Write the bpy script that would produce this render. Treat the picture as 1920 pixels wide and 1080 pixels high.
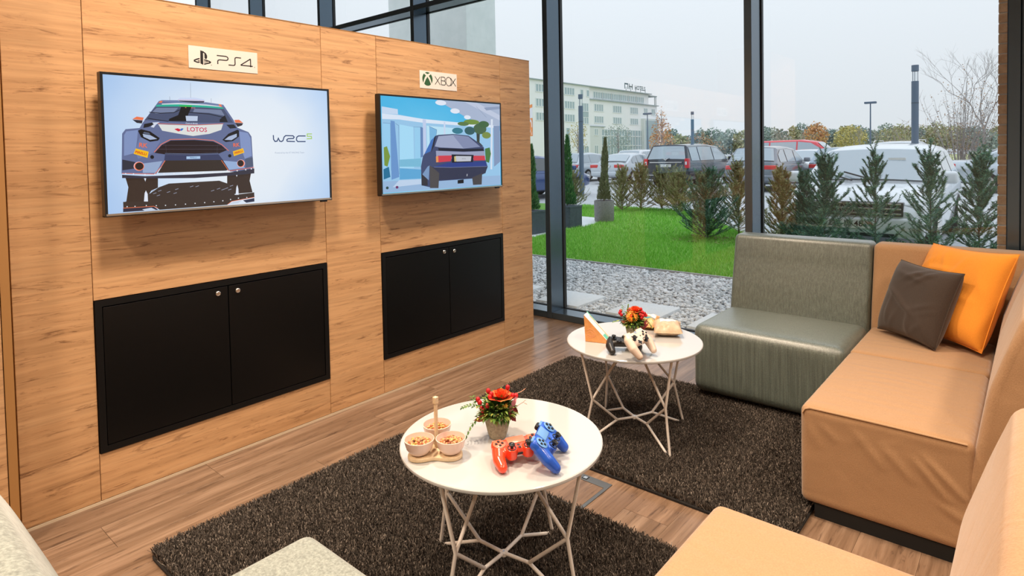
import bpy, bmesh, math, random
import numpy as np
from mathutils import Vector, Matrix, Euler

for o in list(bpy.data.objects):
    bpy.data.objects.remove(o)
random.seed(7)
RNG = np.random.default_rng(11)
SC = bpy.context.scene
COL = SC.collection
PI = math.pi

# ------------------------------------------------------------------ camera
def cam_axes(yaw, pitch, roll):
    f = Vector((-math.sin(yaw)*math.cos(pitch), math.cos(yaw)*math.cos(pitch), -math.sin(pitch)))
    r = Vector((math.cos(yaw), math.sin(yaw), 0))
    u = r.cross(f)
    c, s = math.cos(roll), math.sin(roll)
    return c*r + s*u, -s*r + c*u, f
cd = bpy.data.cameras.new('camera')
cam = bpy.data.objects.new('camera', cd)
COL.objects.link(cam)
R_, U_, F_ = cam_axes(0.707223, 0.0322885, -0.0191141)
cam.matrix_world = Matrix(((R_.x, U_.x, -F_.x, 2.91293), (R_.y, U_.y, -F_.y, 0.0),
                           (R_.z, U_.z, -F_.z, 1.40), (0, 0, 0, 1)))
cd.sensor_width = 36.0
cd.lens = 1153.32/1920*36
cd.shift_y = -(540-327.713)/1920
cd.clip_start = 0.05
cd.clip_end = 2000
SC.camera = cam

# ------------------------------------------------------------------ sky, exposure, lights
W = bpy.data.worlds.new('overcast sky')
SC.world = W
W.use_nodes = True
wn = W.node_tree.nodes
wl = W.node_tree.links
bg = wn['Background']
tc = wn.new('ShaderNodeTexCoord')
sep = wn.new('ShaderNodeSeparateXYZ')
cr = wn.new('ShaderNodeValToRGB')
wl.new(tc.outputs['Generated'], sep.inputs[0])
wl.new(sep.outputs['Z'], cr.inputs[0])
cr.color_ramp.elements[0].position = 0.0
cr.color_ramp.elements[0].color = (.50, .53, .56, 1)
cr.color_ramp.elements[1].position = 1.0
cr.color_ramp.elements[1].color = (.88, .96, 1.06, 1)      # overcast: brighter towards the zenith
wl.new(cr.outputs[0], bg.inputs[0])
bg.inputs[1].default_value = 1.62
SC.view_settings.view_transform = 'Standard'
SC.view_settings.look = 'None'
SC.view_settings.gamma = 1.0
SC.view_settings.exposure = 0.0
SC.view_settings.use_curve_mapping = False
cy = SC.cycles
cy.use_denoising = True
cy.max_bounces = 8
cy.diffuse_bounces = 4
cy.glossy_bounces = 4
cy.transparent_max_bounces = 16
cy.transmission_bounces = 6
cy.caustics_reflective = False
cy.caustics_refractive = False
cy.sample_clamp_indirect = 6.0

def lamp(name, x, y, z, power, size, col, rot=(0, 0, 0), shape='DISK', sy=None):
    l = bpy.data.lights.new(name, 'AREA')
    l.energy = power
    l.shape = shape
    l.size = size
    if sy:
        l.size_y = sy
    l.color = col
    l.spread = math.radians(125)
    o = bpy.data.objects.new(name, l)
    o.location = (x, y, z)
    o.rotation_euler = rot
    COL.objects.link(o)
    return o
WARM = (1, .80, .61)
for lx, ly, lp in ((1.0, .85, 50), (.95, 2.5, 46), (2.9, 1.9, 25), (2.6, -.6, 19), (1.1, -.9, 54),
                   (4.4, .4, 36), (4.3, 2.4, 36), (3.0, -2.6, 42), (0.4, -2.6, 36)):
    lamp('ceiling_lamp', lx, ly, 3.36, lp, .32, WARM)
pl = lamp('daylight_opening', -1.5, 4.45, 2.35, 1, 15.0, (1, 1, 1), (-PI/2, 0, 0), 'RECTANGLE', 4.7)
pl.data.cycles.is_portal = True

# ------------------------------------------------------------------ materials
def lin(c):
    c = c/255
    return c/12.92 if c <= .04045 else ((c+.055)/1.055)**2.4
def rgb(r, g, b):
    return (lin(r), lin(g), lin(b), 1)

class M:
    """tiny node helper"""
    def __init__(s, name):
        s.m = bpy.data.materials.new(name)
        s.m.use_nodes = True
        s.t = s.m.node_tree
        s.b = s.t.nodes['Principled BSDF']
    def n(s, typ, **k):
        nd = s.t.nodes.new('ShaderNode'+typ)
        for a, v in k.items():
            if a.startswith('i_'):
                key = a[2:]
                nd.inputs[int(key) if key.isdigit() else key.replace('_', ' ')].default_value = v
            else:
                setattr(nd, a, v)
        return nd
    def l(s, a, b):
        s.t.links.new(a, b)
    def set(s, **k):
        names = dict(base='Base Color', rough='Roughness', metal='Metallic', spec='Specular IOR Level', coat='Coat Weight',
                     coatr='Coat Roughness', sheen='Sheen Weight', sheenr='Sheen Roughness', alpha='Alpha',
                     emit='Emission Color', emits='Emission Strength', sss='Subsurface Weight', trans='Transmission Weight', ior='IOR')
        for a, v in k.items():
            s.b.inputs[names[a]].default_value = v
        return s
    def ramp(s, fac, stops):
        r = s.n('ValToRGB')
        e = r.color_ramp.elements
        while len(e) < len(stops):
            e.new(.5)
        for i, (p, c) in enumerate(stops):
            e[i].position = p
            e[i].color = c if len(c) == 4 else (*c, 1)
        s.l(fac, r.inputs[0])
        return r.outputs[0]
    def mapping(s, scale=(1, 1, 1), coord='Object', rand=0.0, loc=(0, 0, 0)):
        t = s.n('TexCoord')
        mp = s.n('Mapping')
        mp.inputs['Scale'].default_value = scale
        mp.inputs['Location'].default_value = loc
        if rand:
            oi = s.n('ObjectInfo')
            mul = s.n('VectorMath', operation='SCALE')
            comb = s.n('CombineXYZ')
            s.l(oi.outputs['Random'], comb.inputs[0]); s.l(oi.outputs['Random'], comb.inputs[1]); s.l(oi.outputs['Random'], comb.inputs[2])
            s.l(comb.outputs[0], mul.inputs[0])
            mul.inputs['Scale'].default_value = rand
            add = s.n('VectorMath', operation='ADD')
            s.l(t.outputs[coord], add.inputs[0]); s.l(mul.outputs[0], add.inputs[1])
            s.l(add.outputs[0], mp.inputs[0])
        else:
            s.l(t.outputs[coord], mp.inputs[0])
        return mp.outputs[0]
    def noise(s, vec, scale, detail=4, rough=.6, dist=0):
        nz = s.n('TexNoise')
        nz.inputs['Scale'].default_value = scale
        nz.inputs['Detail'].default_value = detail
        nz.inputs['Roughness'].default_value = rough
        nz.inputs['Distortion'].default_value = dist
        s.l(vec, nz.inputs['Vector'])
        return nz.outputs[0]
    def mix(s, fac, a, b, typ='MIX'):
        m = s.n('Mix', data_type='RGBA', blend_type=typ)
        for v, i in ((fac, 0), (a, 6), (b, 7)):
            if hasattr(v, 'links'):
                s.l(v, m.inputs[i])
            else:
                m.inputs[i].default_value = (*v, 1) if isinstance(v, tuple) and len(v) == 3 else v
        return m.outputs[2]
    def math(s, op, a, b=0):
        m = s.n('Math', operation=op)
        for v, i in ((a, 0), (b, 1)):
            if hasattr(v, 'links'):
                s.l(v, m.inputs[i])
            else:
                m.inputs[i].default_value = v
        return m.outputs[0]
    def bump(s, h, strength=.3, dist=.01):
        b = s.n('Bump')
        b.inputs['Strength'].default_value = strength
        b.inputs['Distance'].default_value = dist
        s.l(h, b.inputs['Height'])
        s.l(b.outputs[0], s.b.inputs['Normal'])
    def base(s, out):
        s.l(out, s.b.inputs['Base Color'])

def plain(name, col, rough=.5, metal=0, **k):
    return M(name).set(base=col, rough=rough, metal=metal, **k).m

def oak(name, along, lo, mid, hi, crack, rough=.45, band=0.0, knots=True, bumpy=.12):
    """wood whose grain runs along axis `along` (0 x, 1 y)"""
    m = M(name)
    sc = [15.0, 15.0, 15.0]; sc[along] = .8
    v = m.mapping(tuple(sc), rand=13.7)
    n1 = m.noise(v, 1.5, 7, .66, .5)
    sc2 = [60.0, 60.0, 60.0]; sc2[along] = 2.2
    v2 = m.mapping(tuple(sc2), rand=5.1)
    n2 = m.noise(v2, 1.0, 3, .6, .2)
    sc3 = [26.0, 26.0, 26.0]; sc3[along] = 2.6
    v3 = m.mapping(tuple(sc3), rand=9.3)
    n3 = m.noise(v3, 1.0, 7, .68, 1.3)
    c = m.ramp(n1, [(.30, lo), (.50, mid), (.70, hi)])
    f2 = m.ramp(n2, [(.33, (.78, .76, .73)), (.6, (1.05, 1.05, 1.05))])
    c = m.mix(.8, c, f2, 'MULTIPLY')
    ck = m.ramp(n3, [(.31, (.85, .85, .85)), (.42, (0, 0, 0))])
    c = m.mix(ck, c, crack)
    sc4 = [70.0, 70.0, 70.0]; sc4[along] = 8.0
    n4 = m.noise(m.mapping(tuple(sc4), rand=3.3), 1.0, 5, .7, .8)
    gate = m.ramp(n1, [(.42, (1, 1, 1)), (.58, (.12, .12, .12))])
    ck2 = m.mix(1.0, m.ramp(n4, [(.33, (.8, .8, .8)), (.43, (0, 0, 0))]), gate, 'MULTIPLY')
    c = m.mix(ck2, c, crack)
    oi = m.n('ObjectInfo')
    tone = m.ramp(oi.outputs['Random'], [(0, (.90, .90, .90)), (1, (1.07, 1.05, 1.03))])
    c = m.mix(1.0, c, tone, 'MULTIPLY')
    if band:
        t = m.n('TexCoord'); s3 = m.n('SeparateXYZ'); m.l(t.outputs['Object'], s3.inputs[0])
        q = m.math('FLOOR', m.math('DIVIDE', m.math('ADD', s3.outputs[2], .03), band))
        qq = m.math('ADD', q, m.math('MULTIPLY', oi.outputs['Random'], 57.0))
        wnz = m.n('TexWhiteNoise', noise_dimensions='1D'); m.l(qq, wnz.inputs['W'])
        tone2 = m.ramp(wnz.outputs['Value'], [(0, (.95, .94, .93)), (1, (1.04, 1.035, 1.03))])
        c = m.mix(1.0, c, tone2, 'MULTIPLY')
    m.base(c)
    m.set(rough=rough)
    m.bump(n2, bumpy, .002)
    return m.m

MAT = {}
MAT['panel'] = oak('oak_panel', 1, (.535, .305, .146), (.605, .355, .176), (.65, .40, .208), (.17, .072, .028), .5, .205)
MAT['plank'] = oak('floor_plank', 1, (.135, .080, .048), (.22, .140, .090), (.33, .225, .155), (.055, .03, .02), .30)
MAT['edge_wood'] = plain('panel_edge', (.34, .17, .055, 1), .5)
MAT['skirting'] = plain('skirting', (.62, .50, .36, 1), .4)
MAT['black_lam'] = M('black_laminate').set(base=(.003, .003, .0032, 1), rough=.34, spec=.3).m
MAT['black_frame'] = M('black_frame').set(base=(.003, .003, .0032, 1), rough=.45, spec=.3).m
MAT['black'] = plain('black_plastic', (.008, .008, .009, 1), .35)
MAT['black_matte'] = plain('black_matte', (.006, .006, .006, 1), .8)
MAT['chrome'] = plain('chrome', (.75, .73, .70, 1), .22, 1)
MAT['silver'] = plain('silver_trim', (.62, .55, .45, 1), .28, 1)
MAT['alu'] = M('dark_aluminium').set(base=(.12, .165, .21, 1), rough=.22, metal=.75).m
MAT['alu_dark'] = M('dark_gasket').set(base=(.012, .012, .013, 1), rough=.5).m
MAT['alu_front'] = M('bronze_aluminium').set(base=(.028, .021, .018, 1), rough=.35, metal=.3).m
MAT['white_paint'] = plain('white_wall', (.72, .66, .58, 1), .8)
MAT['ceil'] = plain('ceiling_white', (.80, .77, .72, 1), .85)
MAT['paper'] = M('paper').set(base=(.80, .74, .70, 1), rough=.6).m
MAT['ink'] = plain('ink_black', (.012, .010, .010, 1), .5)
MAT['green_ink'] = plain('ink_green', (.022, .095, .03, 1), .5)
MAT['grey_ink'] = plain('ink_grey', (.03, .035, .03, 1), .5)
MAT['table_white'] = M('white_lacquer').set(base=(.47, .475, .475, 1), rough=.12, coat=.6, coatr=.05).m
MAT['wire_white'] = plain('white_wire', (.84, .78, .72, 1), .35)

def fabric(name, c1, c2, scale, weave=0, sheen=.3, rough=.9, bump=.25, wrinkle=0):
    m = M(name)
    v = m.mapping((1, 1, 1))
    n1 = m.noise(v, scale, 3, .7)
    c = m.ramp(n1, [(.33, c1), (.67, c2)])
    if weave:
        v2 = m.mapping((150, 150, 4), rand=1)
        n2 = m.noise(v2, 1, 3, .6)
        f = m.ramp(n2, [(.35, (.72, .72, .72)), (.65, (1.2, 1.2, 1.2))])
        c = m.mix(1, c, f, 'MULTIPLY')
    m.base(c)
    m.set(rough=rough, sheen=sheen, sheenr=.45)
    h = n1
    if wrinkle:
        v3 = m.mapping((2.2, 7, 3.0))
        n3 = m.noise(v3, 1.4, 2, .4, 1.2)
        h = m.math('ADD', m.math('MULTIPLY', n1, .02), m.math('MULTIPLY', n3, wrinkle))
        m.bump(h, .6, .05)
    else:
        m.bump(h, bump, .002)
    return m.m
MAT['beige'] = fabric('beige_fabric', (.375, .212, .104), (.455, .270, .138), 260, sheen=.34, wrinkle=.22)
MAT['beige_seam'] = plain('beige_piping', (.44, .27, .145, 1), .8)
MAT['green'] = fabric('sage_fabric', (.082, .108, .092), (.165, .198, .170), 260, weave=1, sheen=.1, rough=.40, wrinkle=.05)
MAT['pale'] = fabric('pale_sage_fabric', (.205, .228, .205), (.275, .30, .272), 160, weave=1, sheen=.3, wrinkle=.10)
MAT['green'].node_tree.nodes['Principled BSDF'].inputs['Specular IOR Level'].default_value = 1.0
MAT['green'].node_tree.nodes['Principled BSDF'].inputs['Coat Weight'].default_value = .5
MAT['green'].node_tree.nodes['Principled BSDF'].inputs['Coat Roughness'].default_value = .36
MAT['brown_f'] = fabric('brown_cushion_fabric', (.036, .024, .018), (.060, .042, .032), 420, sheen=.30)
MAT['orange_f'] = fabric('orange_cushion_fabric', (.78, .27, .022), (.92, .35, .035), 400, sheen=.15)

def islands(name, stops, rough=.8, trans=0.0, spec=.3):
    m = M(name)
    g = m.n('NewGeometry')
    m.base(m.ramp(g.outputs['Random Per Island'], stops))
    m.set(rough=rough, spec=spec)
    if trans:
        m.b.inputs['Subsurface Weight'].default_value = 0
    return m.m
MAT['pile'] = islands('rug_pile', [(0, (.035, .029, .025)), (.5, (.095, .080, .069)), (.85, (.19, .16, .135)), (1, (.32, .27, .23))], .95, spec=.1)
MAT['rug_base'] = plain('rug_backing', (.012, .010, .009, 1), .95)
MAT['grass'] = islands('grass_blades', [(0, (.17, .52, .04)), (.5, (.30, .70, .08)), (.85, (.44, .78, .16)), (1, (.62, .80, .36))], .6)
MAT['soil'] = plain('lawn_soil', (.12, .30, .035, 1), .95)
MAT['pebble'] = islands('pebbles', [(0, (.36, .385, .40)), (.4, (.62, .65, .67)), (.8, (.80, .83, .85)), (1, (.88, .89, .89))], .6)
MAT['gravel_bed'] = plain('gravel_bed', (.26, .275, .29, 1), .9)
def speck(name, c1, c2, scale, rough=.8):
    m = M(name)
    n1 = m.noise(m.mapping((1, 1, 1), rand=3), scale, 5, .7)
    m.base(m.ramp(n1, [(.35, c1), (.65, c2)]))
    m.set(rough=rough)
    m.bump(n1, .25, .004)
    return m.m
MAT['slab'] = speck('concrete_slab', (.66, .70, .72), (.78, .81, .82), 60)
MAT['kerb'] = plain('steel_edging', (.55, .56, .55, 1), .45)
MAT['asphalt'] = speck('car_park_paving', (.42, .44, .46), (.56, .58, .60), 6)
MAT['pillar'] = speck('pale_concrete', (.74, .80, .78), (.82, .87, .85), 4)
MAT['brick'] = speck('brick_clay', (.50, .28, .14), (.70, .45, .26), 14)
MAT['mortar'] = plain('mortar', (.68, .67, .64, 1), .9)
MAT['planter_dark'] = speck('planter_slate', (.055, .075, .095), (.085, .11, .135), 20)
MAT['planter_grey'] = speck('planter_grey', (.20, .195, .205), (.29, .28, .29), 30)
MAT['conifer'] = islands('cypress_leaf', [(0, (.03, .12, .04)), (.6, (.09, .28, .09)), (1, (.24, .44, .16))], .7)
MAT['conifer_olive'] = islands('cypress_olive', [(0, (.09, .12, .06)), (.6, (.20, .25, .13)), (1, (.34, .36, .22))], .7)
MAT['yew'] = islands('yew_needles', [(0, (.028, .09, .062)), (.5, (.075, .21, .14)), (.85, (.16, .34, .20)), (1, (.32, .50, .24))], .6)
MAT['yew_reflect_tint'] = islands('yew_needles_reflect_tint', [(0, (.14, .10, .05)), (.45, (.34, .27, .14)), (.75, (.30, .42, .16)), (1, (.60, .60, .28))], .7)  # green needles with the room's brown glass reflection mixed into the colour
MAT['bark'] = speck('bark', (.10, .075, .055), (.19, .15, .12), 20)
MAT['bark_grey'] = speck('bark_grey', (.24, .215, .20), (.36, .33, .31), 12)
MAT['mulch'] = islands('bark_mulch', [(0, (.10, .05, .03)), (.6, (.25, .13, .09)), (1, (.5, .36, .28))], .9)

# single sheet float glass: clear, reflecting by angle
def glass(name, tint, k=1.0):
    m = M(name)
    nt = m.t
    nt.nodes.remove(m.b)
    out = [x for x in nt.nodes if x.type == 'OUTPUT_MATERIAL'][0]
    lw = m.n('LayerWeight'); lw.inputs['Blend'].default_value = .5
    p5 = m.math('POWER', lw.outputs['Facing'], 5.0)
    f = m.math('ADD', m.math('MULTIPLY', p5, .90), .04*k)
    tr = m.n('BsdfTransparent'); tr.inputs[0].default_value = tint
    gl = m.n('BsdfGlossy'); gl.inputs['Roughness'].default_value = 0.0
    ms = m.n('MixShader')
    m.l(f, ms.inputs[0]); m.l(tr.outputs[0], ms.inputs[1]); m.l(gl.outputs[0], ms.inputs[2])
    m.l(ms.outputs[0], out.inputs['Surface'])
    return m.m
MAT['glass'] = glass('window_glass', (.975, .985, .985, 1), 1.25)
MAT['lamp_glass'] = glass('lamp_glass', (.93, .95, .96, 1))

# ------------------------------------------------------------------ mesh builder
class B:
    def __init__(s):
        s.v = []; s.f = []; s.mi = []
    def add(s, verts, faces, mi=0):
        k = len(s.v)
        s.v += [tuple(x) for x in verts]
        s.f += [tuple(i+k for i in f) for f in faces]
        s.mi += [mi]*len(faces)
        return s
    def box(s, lo, hi, mi=0, mat=None):
        x0, y0, z0 = lo; x1, y1, z1 = hi
        v = [Vector(p) for p in ((x0, y0, z0), (x1, y0, z0), (x1, y1, z0), (x0, y1, z0), (x0, y0, z1), (x1, y0, z1), (x1, y1, z1), (x0, y1, z1))]
        if mat:
            v = [mat @ p for p in v]
        return s.add(v, [(0, 3, 2, 1), (4, 5, 6, 7), (0, 1, 5, 4), (1, 2, 6, 5), (2, 3, 7, 6), (3, 0, 4, 7)], mi)
    def rbox(s, lo, hi, r, seg=3, mi=0, mat=None):
        bm = bmesh.new()
        bmesh.ops.create_cube(bm, size=1)
        c = [(a+b)/2 for a, b in zip(lo, hi)]; d = [b-a for a, b in zip(lo, hi)]
        for p in bm.verts:
            p.co = Vector((p.co.x*d[0]+c[0], p.co.y*d[1]+c[1], p.co.z*d[2]+c[2]))
        bmesh.ops.bevel(bm, geom=bm.edges[:], offset=min(r, min(d)*.49), segments=seg, profile=.5, affect='EDGES')
        return s.bm(bm, mi, mat)
    def bm(s, bm, mi=0, mat=None):
        bm.verts.ensure_lookup_table()
        v = [(mat @ p.co if mat else p.co.copy()) for p in bm.verts]
        idx = {p: i for i, p in enumerate(bm.verts)}
        s.add(v, [[idx[q] for q in f.verts] for f in bm.faces], mi)
        bm.free()
        return s
    def prism(s, poly, axis, a, b, mi=0, r=0, seg=3, mat=None):
        """poly in the two other axes (cyclic order), extruded along axis from a to b"""
        def P(p, t):
            if axis == 0: return Vector((t, p[0], p[1]))
            if axis == 1: return Vector((p[0], t, p[1]))
            return Vector((p[0], p[1], t))
        n = len(poly)
        bm = bmesh.new()
        lo = [bm.verts.new(P(p, a)) for p in poly]; hi = [bm.verts.new(P(p, b)) for p in poly]
        bm.faces.new(lo[::-1]); bm.faces.new(hi)
        for i in range(n):
            bm.faces.new((lo[i], lo[(i+1) % n], hi[(i+1) % n], hi[i]))
        bmesh.ops.recalc_face_normals(bm, faces=bm.faces[:])
        if r:
            bmesh.ops.bevel(bm, geom=bm.edges[:], offset=r, segments=seg, profile=.5, affect='EDGES', clamp_overlap=True)
        return s.bm(bm, mi, mat)
    def cyl(s, c, r, h, n=24, mi=0, r2=None, axis=2, cap=True):
        r2 = r if r2 is None else r2
        v = []
        for z, rr in ((0, r), (h, r2)):
            for i in range(n):
                t = 2*PI*i/n
                p = [rr*math.cos(t), rr*math.sin(t), z]
                if axis == 0: p = [p[2], p[0], p[1]]
                elif axis == 1: p = [p[0], p[2], p[1]]
                v.append((c[0]+p[0], c[1]+p[1], c[2]+p[2]))
        f = [(i, (i+1) % n, n+(i+1) % n, n+i) for i in range(n)]
        if cap:
            f += [tuple(range(n))[::-1], tuple(range(n, 2*n))]
        return s.add(v, f, mi)
    def lathe(s, prof, n=32, c=(0, 0, 0), mi=0, closed=False):
        v = []; f = []
        for r, z in prof:
            for i in range(n):
                t = 2*PI*i/n
                v.append((c[0]+r*math.cos(t), c[1]+r*math.sin(t), c[2]+z))
        for k in range(len(prof)-1):
            for i in range(n):
                j = (i+1) % n
                f.append((k*n+i, k*n+j, (k+1)*n+j, (k+1)*n+i))
        if not closed:
            f.append(tuple(range(n))[::-1]); f.append(tuple(range((len(prof)-1)*n, len(prof)*n)))
        return s.add(v, f, mi)
    def tube(s, path, r, n=8, mi=0, r2=None):
        P = [Vector(p) for p in path]
        k = len(P)
        v = []; f = []
        prev = None
        for i, p in enumerate(P):
            d = (P[min(i+1, k-1)]-P[max(i-1, 0)]).normalized()
            if prev is None:
                a = d.orthogonal().normalized()
            else:
                a = (prev-d*prev.dot(d)).normalized()
            prev = a
            b = d.cross(a)
            rr = r if r2 is None else r+(r2-r)*i/(k-1)
            for j in range(n):
                t = 2*PI*j/n
                v.append(p+(a*math.cos(t)+b*math.sin(t))*rr)
        for i in range(k-1):
            for j in range(n):
                q = (j+1) % n
                f.append((i*n+j, i*n+q, (i+1)*n+q, (i+1)*n+j))
        f.append(tuple(range(n))[::-1]); f.append(tuple(range((k-1)*n, k*n)))
        return s.add(v, f, mi)
    def ball(s, c, r, n=12, m=8, mi=0, sc=(1, 1, 1), mat=None):
        bm = bmesh.new()
        bmesh.ops.create_uvsphere(bm, u_segments=n, v_segments=m, radius=r)
        for p in bm.verts:
            p.co = Vector((p.co.x*sc[0], p.co.y*sc[1], p.co.z*sc[2]))
            p.co = (mat @ p.co if mat else p.co)+Vector(c)
        return s.bm(bm, mi)
    def mesh(s, name, mats, smooth=None):
        me = bpy.data.meshes.new(name)
        me.from_pydata([tuple(p) for p in s.v], [], s.f)
        for m in (mats if isinstance(mats, (list, tuple)) else [mats]):
            me.materials.append(m)
        if any(s.mi):
            me.polygons.foreach_set('material_index', s.mi)
        me.update()
        if smooth is not None:
            smooth_by_angle(me, smooth)
        return me

def smooth_by_angle(me, deg):
    bm = bmesh.new(); bm.from_mesh(me)
    bmesh.ops.recalc_face_normals(bm, faces=bm.faces[:])
    for f in bm.faces: f.smooth = True
    for e in bm.edges:
        e.smooth = not (len(e.link_faces) == 2 and e.calc_face_angle(0) > math.radians(deg))
    bm.to_mesh(me); bm.free()

def obj(name, me, mats=None, parent=None, loc=None, rot=None, smooth=None):
    if isinstance(me, B):
        me = me.mesh(name, mats, smooth)
    o = bpy.data.objects.new(name, me)
    COL.objects.link(o)
    if parent: o.parent = parent
    if loc: o.location = loc
    if rot: o.rotation_euler = rot
    return o
def tag(o, label, cat, group=None, kind=None):
    o['label'] = label; o['category'] = cat
    if group: o['group'] = group
    if kind: o['kind'] = kind
    return o
def thing(name, label, cat, loc=(0, 0, 0), rot=(0, 0, 0), group=None):
    o = bpy.data.objects.new(name, None)
    o.empty_display_size = .1
    COL.objects.link(o)
    o.location = loc; o.rotation_euler = rot
    return tag(o, label, cat, group)
def struct(name, me, mats, smooth=None, label=None):
    o = obj(name, me, mats, smooth=smooth)
    o['kind'] = 'structure'
    if label: o['label'] = label
    return o
def copy_tree(root, loc=None, rot=None, label=None, group=None):
    r = root.copy(); COL.objects.link(r)
    if loc is not None: r.location = loc
    if rot is not None: r.rotation_euler = rot
    if label: r['label'] = label
    if group: r['group'] = group
    for ch in [c for c in bpy.data.objects if c.parent == root]:
        c = ch.copy(); COL.objects.link(c); c.parent = r
        for g in [q for q in bpy.data.objects if q.parent == ch]:
            d = g.copy(); COL.objects.link(d); d.parent = c
    return r
def np_mesh(name, V, Fc, mats):
    me = bpy.data.meshes.new(name)
    me.vertices.add(len(V)); me.vertices.foreach_set('co', V.astype(np.float32).ravel())
    k = Fc.shape[1]
    me.loops.add(Fc.size); me.loops.foreach_set('vertex_index', Fc.astype(np.int32).ravel())
    me.polygons.add(len(Fc))
    me.polygons.foreach_set('loop_start', np.arange(0, Fc.size, k, dtype=np.int32))
    me.materials.append(mats)
    me.update(calc_edges=True); me.validate()
    return me
def text_mesh(txt, size, depth=0.0, bold=0.0, space=1.0):
    cu = bpy.data.curves.new('txt', 'FONT')
    cu.body = txt; cu.size = size; cu.align_x = 'CENTER'; cu.align_y = 'CENTER'
    cu.extrude = depth; cu.offset = bold; cu.space_character = space
    cu.resolution_u = 3
    o = bpy.data.objects.new('txt', cu); COL.objects.link(o)
    dg = bpy.context.evaluated_depsgraph_get()
    me = bpy.data.meshes.new_from_object(o.evaluated_get(dg))
    bpy.data.objects.remove(o); bpy.data.curves.remove(cu)
    return me
def add_text(b, txt, size, mat, mi=0, depth=0.0, bold=0.0, space=1.0):
    me = text_mesh(txt, size, depth, bold, space)
    b.add([mat @ v.co for v in me.vertices], [tuple(p.vertices) for p in me.polygons], mi)
    bpy.data.meshes.remove(me)
def stroke(b, pts, w, fn, mi=0):
    """flat mitred polyline of width w in a 2-D plane, fn maps (a,b)->3-D"""
    P = [Vector((p[0], p[1])) for p in pts]
    L = []; Rr = []
    for i, p in enumerate(P):
        d1 = (P[i]-P[i-1]).normalized() if i else (P[1]-P[0]).normalized()
        d2 = (P[i+1]-P[i]).normalized() if i < len(P)-1 else d1
        n1 = Vector((-d1.y, d1.x)); n2 = Vector((-d2.y, d2.x))
        nn = (n1+n2)
        nn = nn.normalized() if nn.length > 1e-6 else n1
        k = 1/max(.45, nn.dot(n1))
        L.append(p+nn*w/2*k); Rr.append(p-nn*w/2*k)
    n = len(P)
    v = [fn(*q) for q in L+Rr]
    b.add(v, [(i, i+1, n+i+1, n+i) for i in range(n-1)], mi)

# ================================================================== THE ROOM
# floor: planks laid along the feature wall
fl = struct('floor', B().box((-9, -5, -.06), (6.5, 4.17, -.004)), MAT['plank'])
PLW = .187
_pm = {}
def plank(x0, y0, y1):
    key = round(y1-y0, 3)
    if key not in _pm:
        h = (y1-y0)/2
        b = B().prism([(-PLW/2+.0003, -h+.0006), (PLW/2-.0003, -h+.0006), (PLW/2-.0003, h-.0006), (-PLW/2+.0003, h-.0006)], 2, -.012, 0, r=.0005, seg=1)
        _pm[key] = b.mesh('plank', MAT['plank'])
    obj('plank', _pm[key], parent=fl, loc=(x0+PLW/2, (y0+y1)/2, 0))
for i in range(25):
    x0 = -.935+i*PLW
    off = (i*.47) % 1.28
    y = -.3-off
    while y < 4.16:
        a, c = max(y, -.3), min(y+1.28, 4.165)
        if c-a > .04 and (x0 > -.1 or c > 3.4):
            plank(x0, round(a, 3), round(c, 3))
        y += 1.28

# feature wall with laminate panels
WH = 2.104
YE = 3.631
CAB = ((.7765, 1.8565, .206, .838), (2.2185, 3.2925, .2092, .8404))
cb = B()
cb.box((-.40, .515, 0), (-.15, YE-.012, WH-.004))
for y0, y1, z0, z1 in ((.515, .7765, 0, WH), (1.8565, 2.2185, 0, WH), (3.2925, YE-.012, 0, WH),
                       (.7765, 1.8565, 0, .206), (.7765, 1.8565, .838, WH), (2.2185, 3.2925, 0, .2092), (2.2185, 3.2925, .8404, WH)):
    cb.box((-.15, y0, z0), (-.0145, y1, z1-.004))
wall = struct('wall_left', cb, MAT['edge_wood'])
def panel(y0, y1, z0, z1, x0=-.014, x1=0.0, g=.0011, parent=None):
    b = B().prism([(-(y1-y0)/2+g, -(z1-z0)/2+g), ((y1-y0)/2-g, -(z1-z0)/2+g), ((y1-y0)/2-g, (z1-z0)/2-g), (-(y1-y0)/2+g, (z1-z0)/2-g)], 0, x0, x1, r=.0012, seg=1)
    return obj('panel', b, MAT['panel'], parent or wall, loc=(0, (y0+y1)/2, (z0+z1)/2))
panel(.515, .7754, .012, WH)
panel(.7754, 1.8562, .012, CAB[0][2]); panel(.7754, 1.8562, CAB[0][3], WH)
panel(1.8562, 2.2175, .012, WH)
panel(2.2175, 3.2937, .012, CAB[1][2]); panel(2.2175, 3.2937, CAB[1][3], WH)
panel(3.2937, YE, .012, WH)
obj('end_panel', B().box((-.40, YE-.012, .0), (-.0145, YE, WH)), MAT['panel'], wall)
obj('top_edge', B().box((-.40, .515, WH-.004), (0, YE, WH+.002)), MAT['edge_wood'], wall)
struct('baseboard_left', B().box((-.0145, .515, 0), (.001, YE, .011)), MAT['skirting'])
w2 = struct('wall_front', B().box((-.40, -1.2, 0), (.110, .478, 2.75)), MAT['edge_wood'])
panel(-1.2, .462, .0, 2.75, .110, .124, parent=w2)
obj('edge_strip', B().box((-.02, .4635, 0), (.126, .490, 2.75)), MAT['edge_wood'], w2)

# unseen rest of the room: it closes the light in and shows in the reflections
struct('wall_right', B().box((6.5, -5, 0), (6.6, 4.2, 4.7)), MAT['white_paint'])
struct('wall_back', B().box((-9, -5.1, 0), (6.6, -5, 4.7)), MAT['white_paint'])
struct('wall_far', B().box((-9.1, -5.1, 0), (-9, 4.2, 4.7)), MAT['white_paint'])
struct('ceiling', B().box((-9.1, -5.1, 4.7), (6.6, 4.5, 4.9)), MAT['ceil'])

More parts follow.
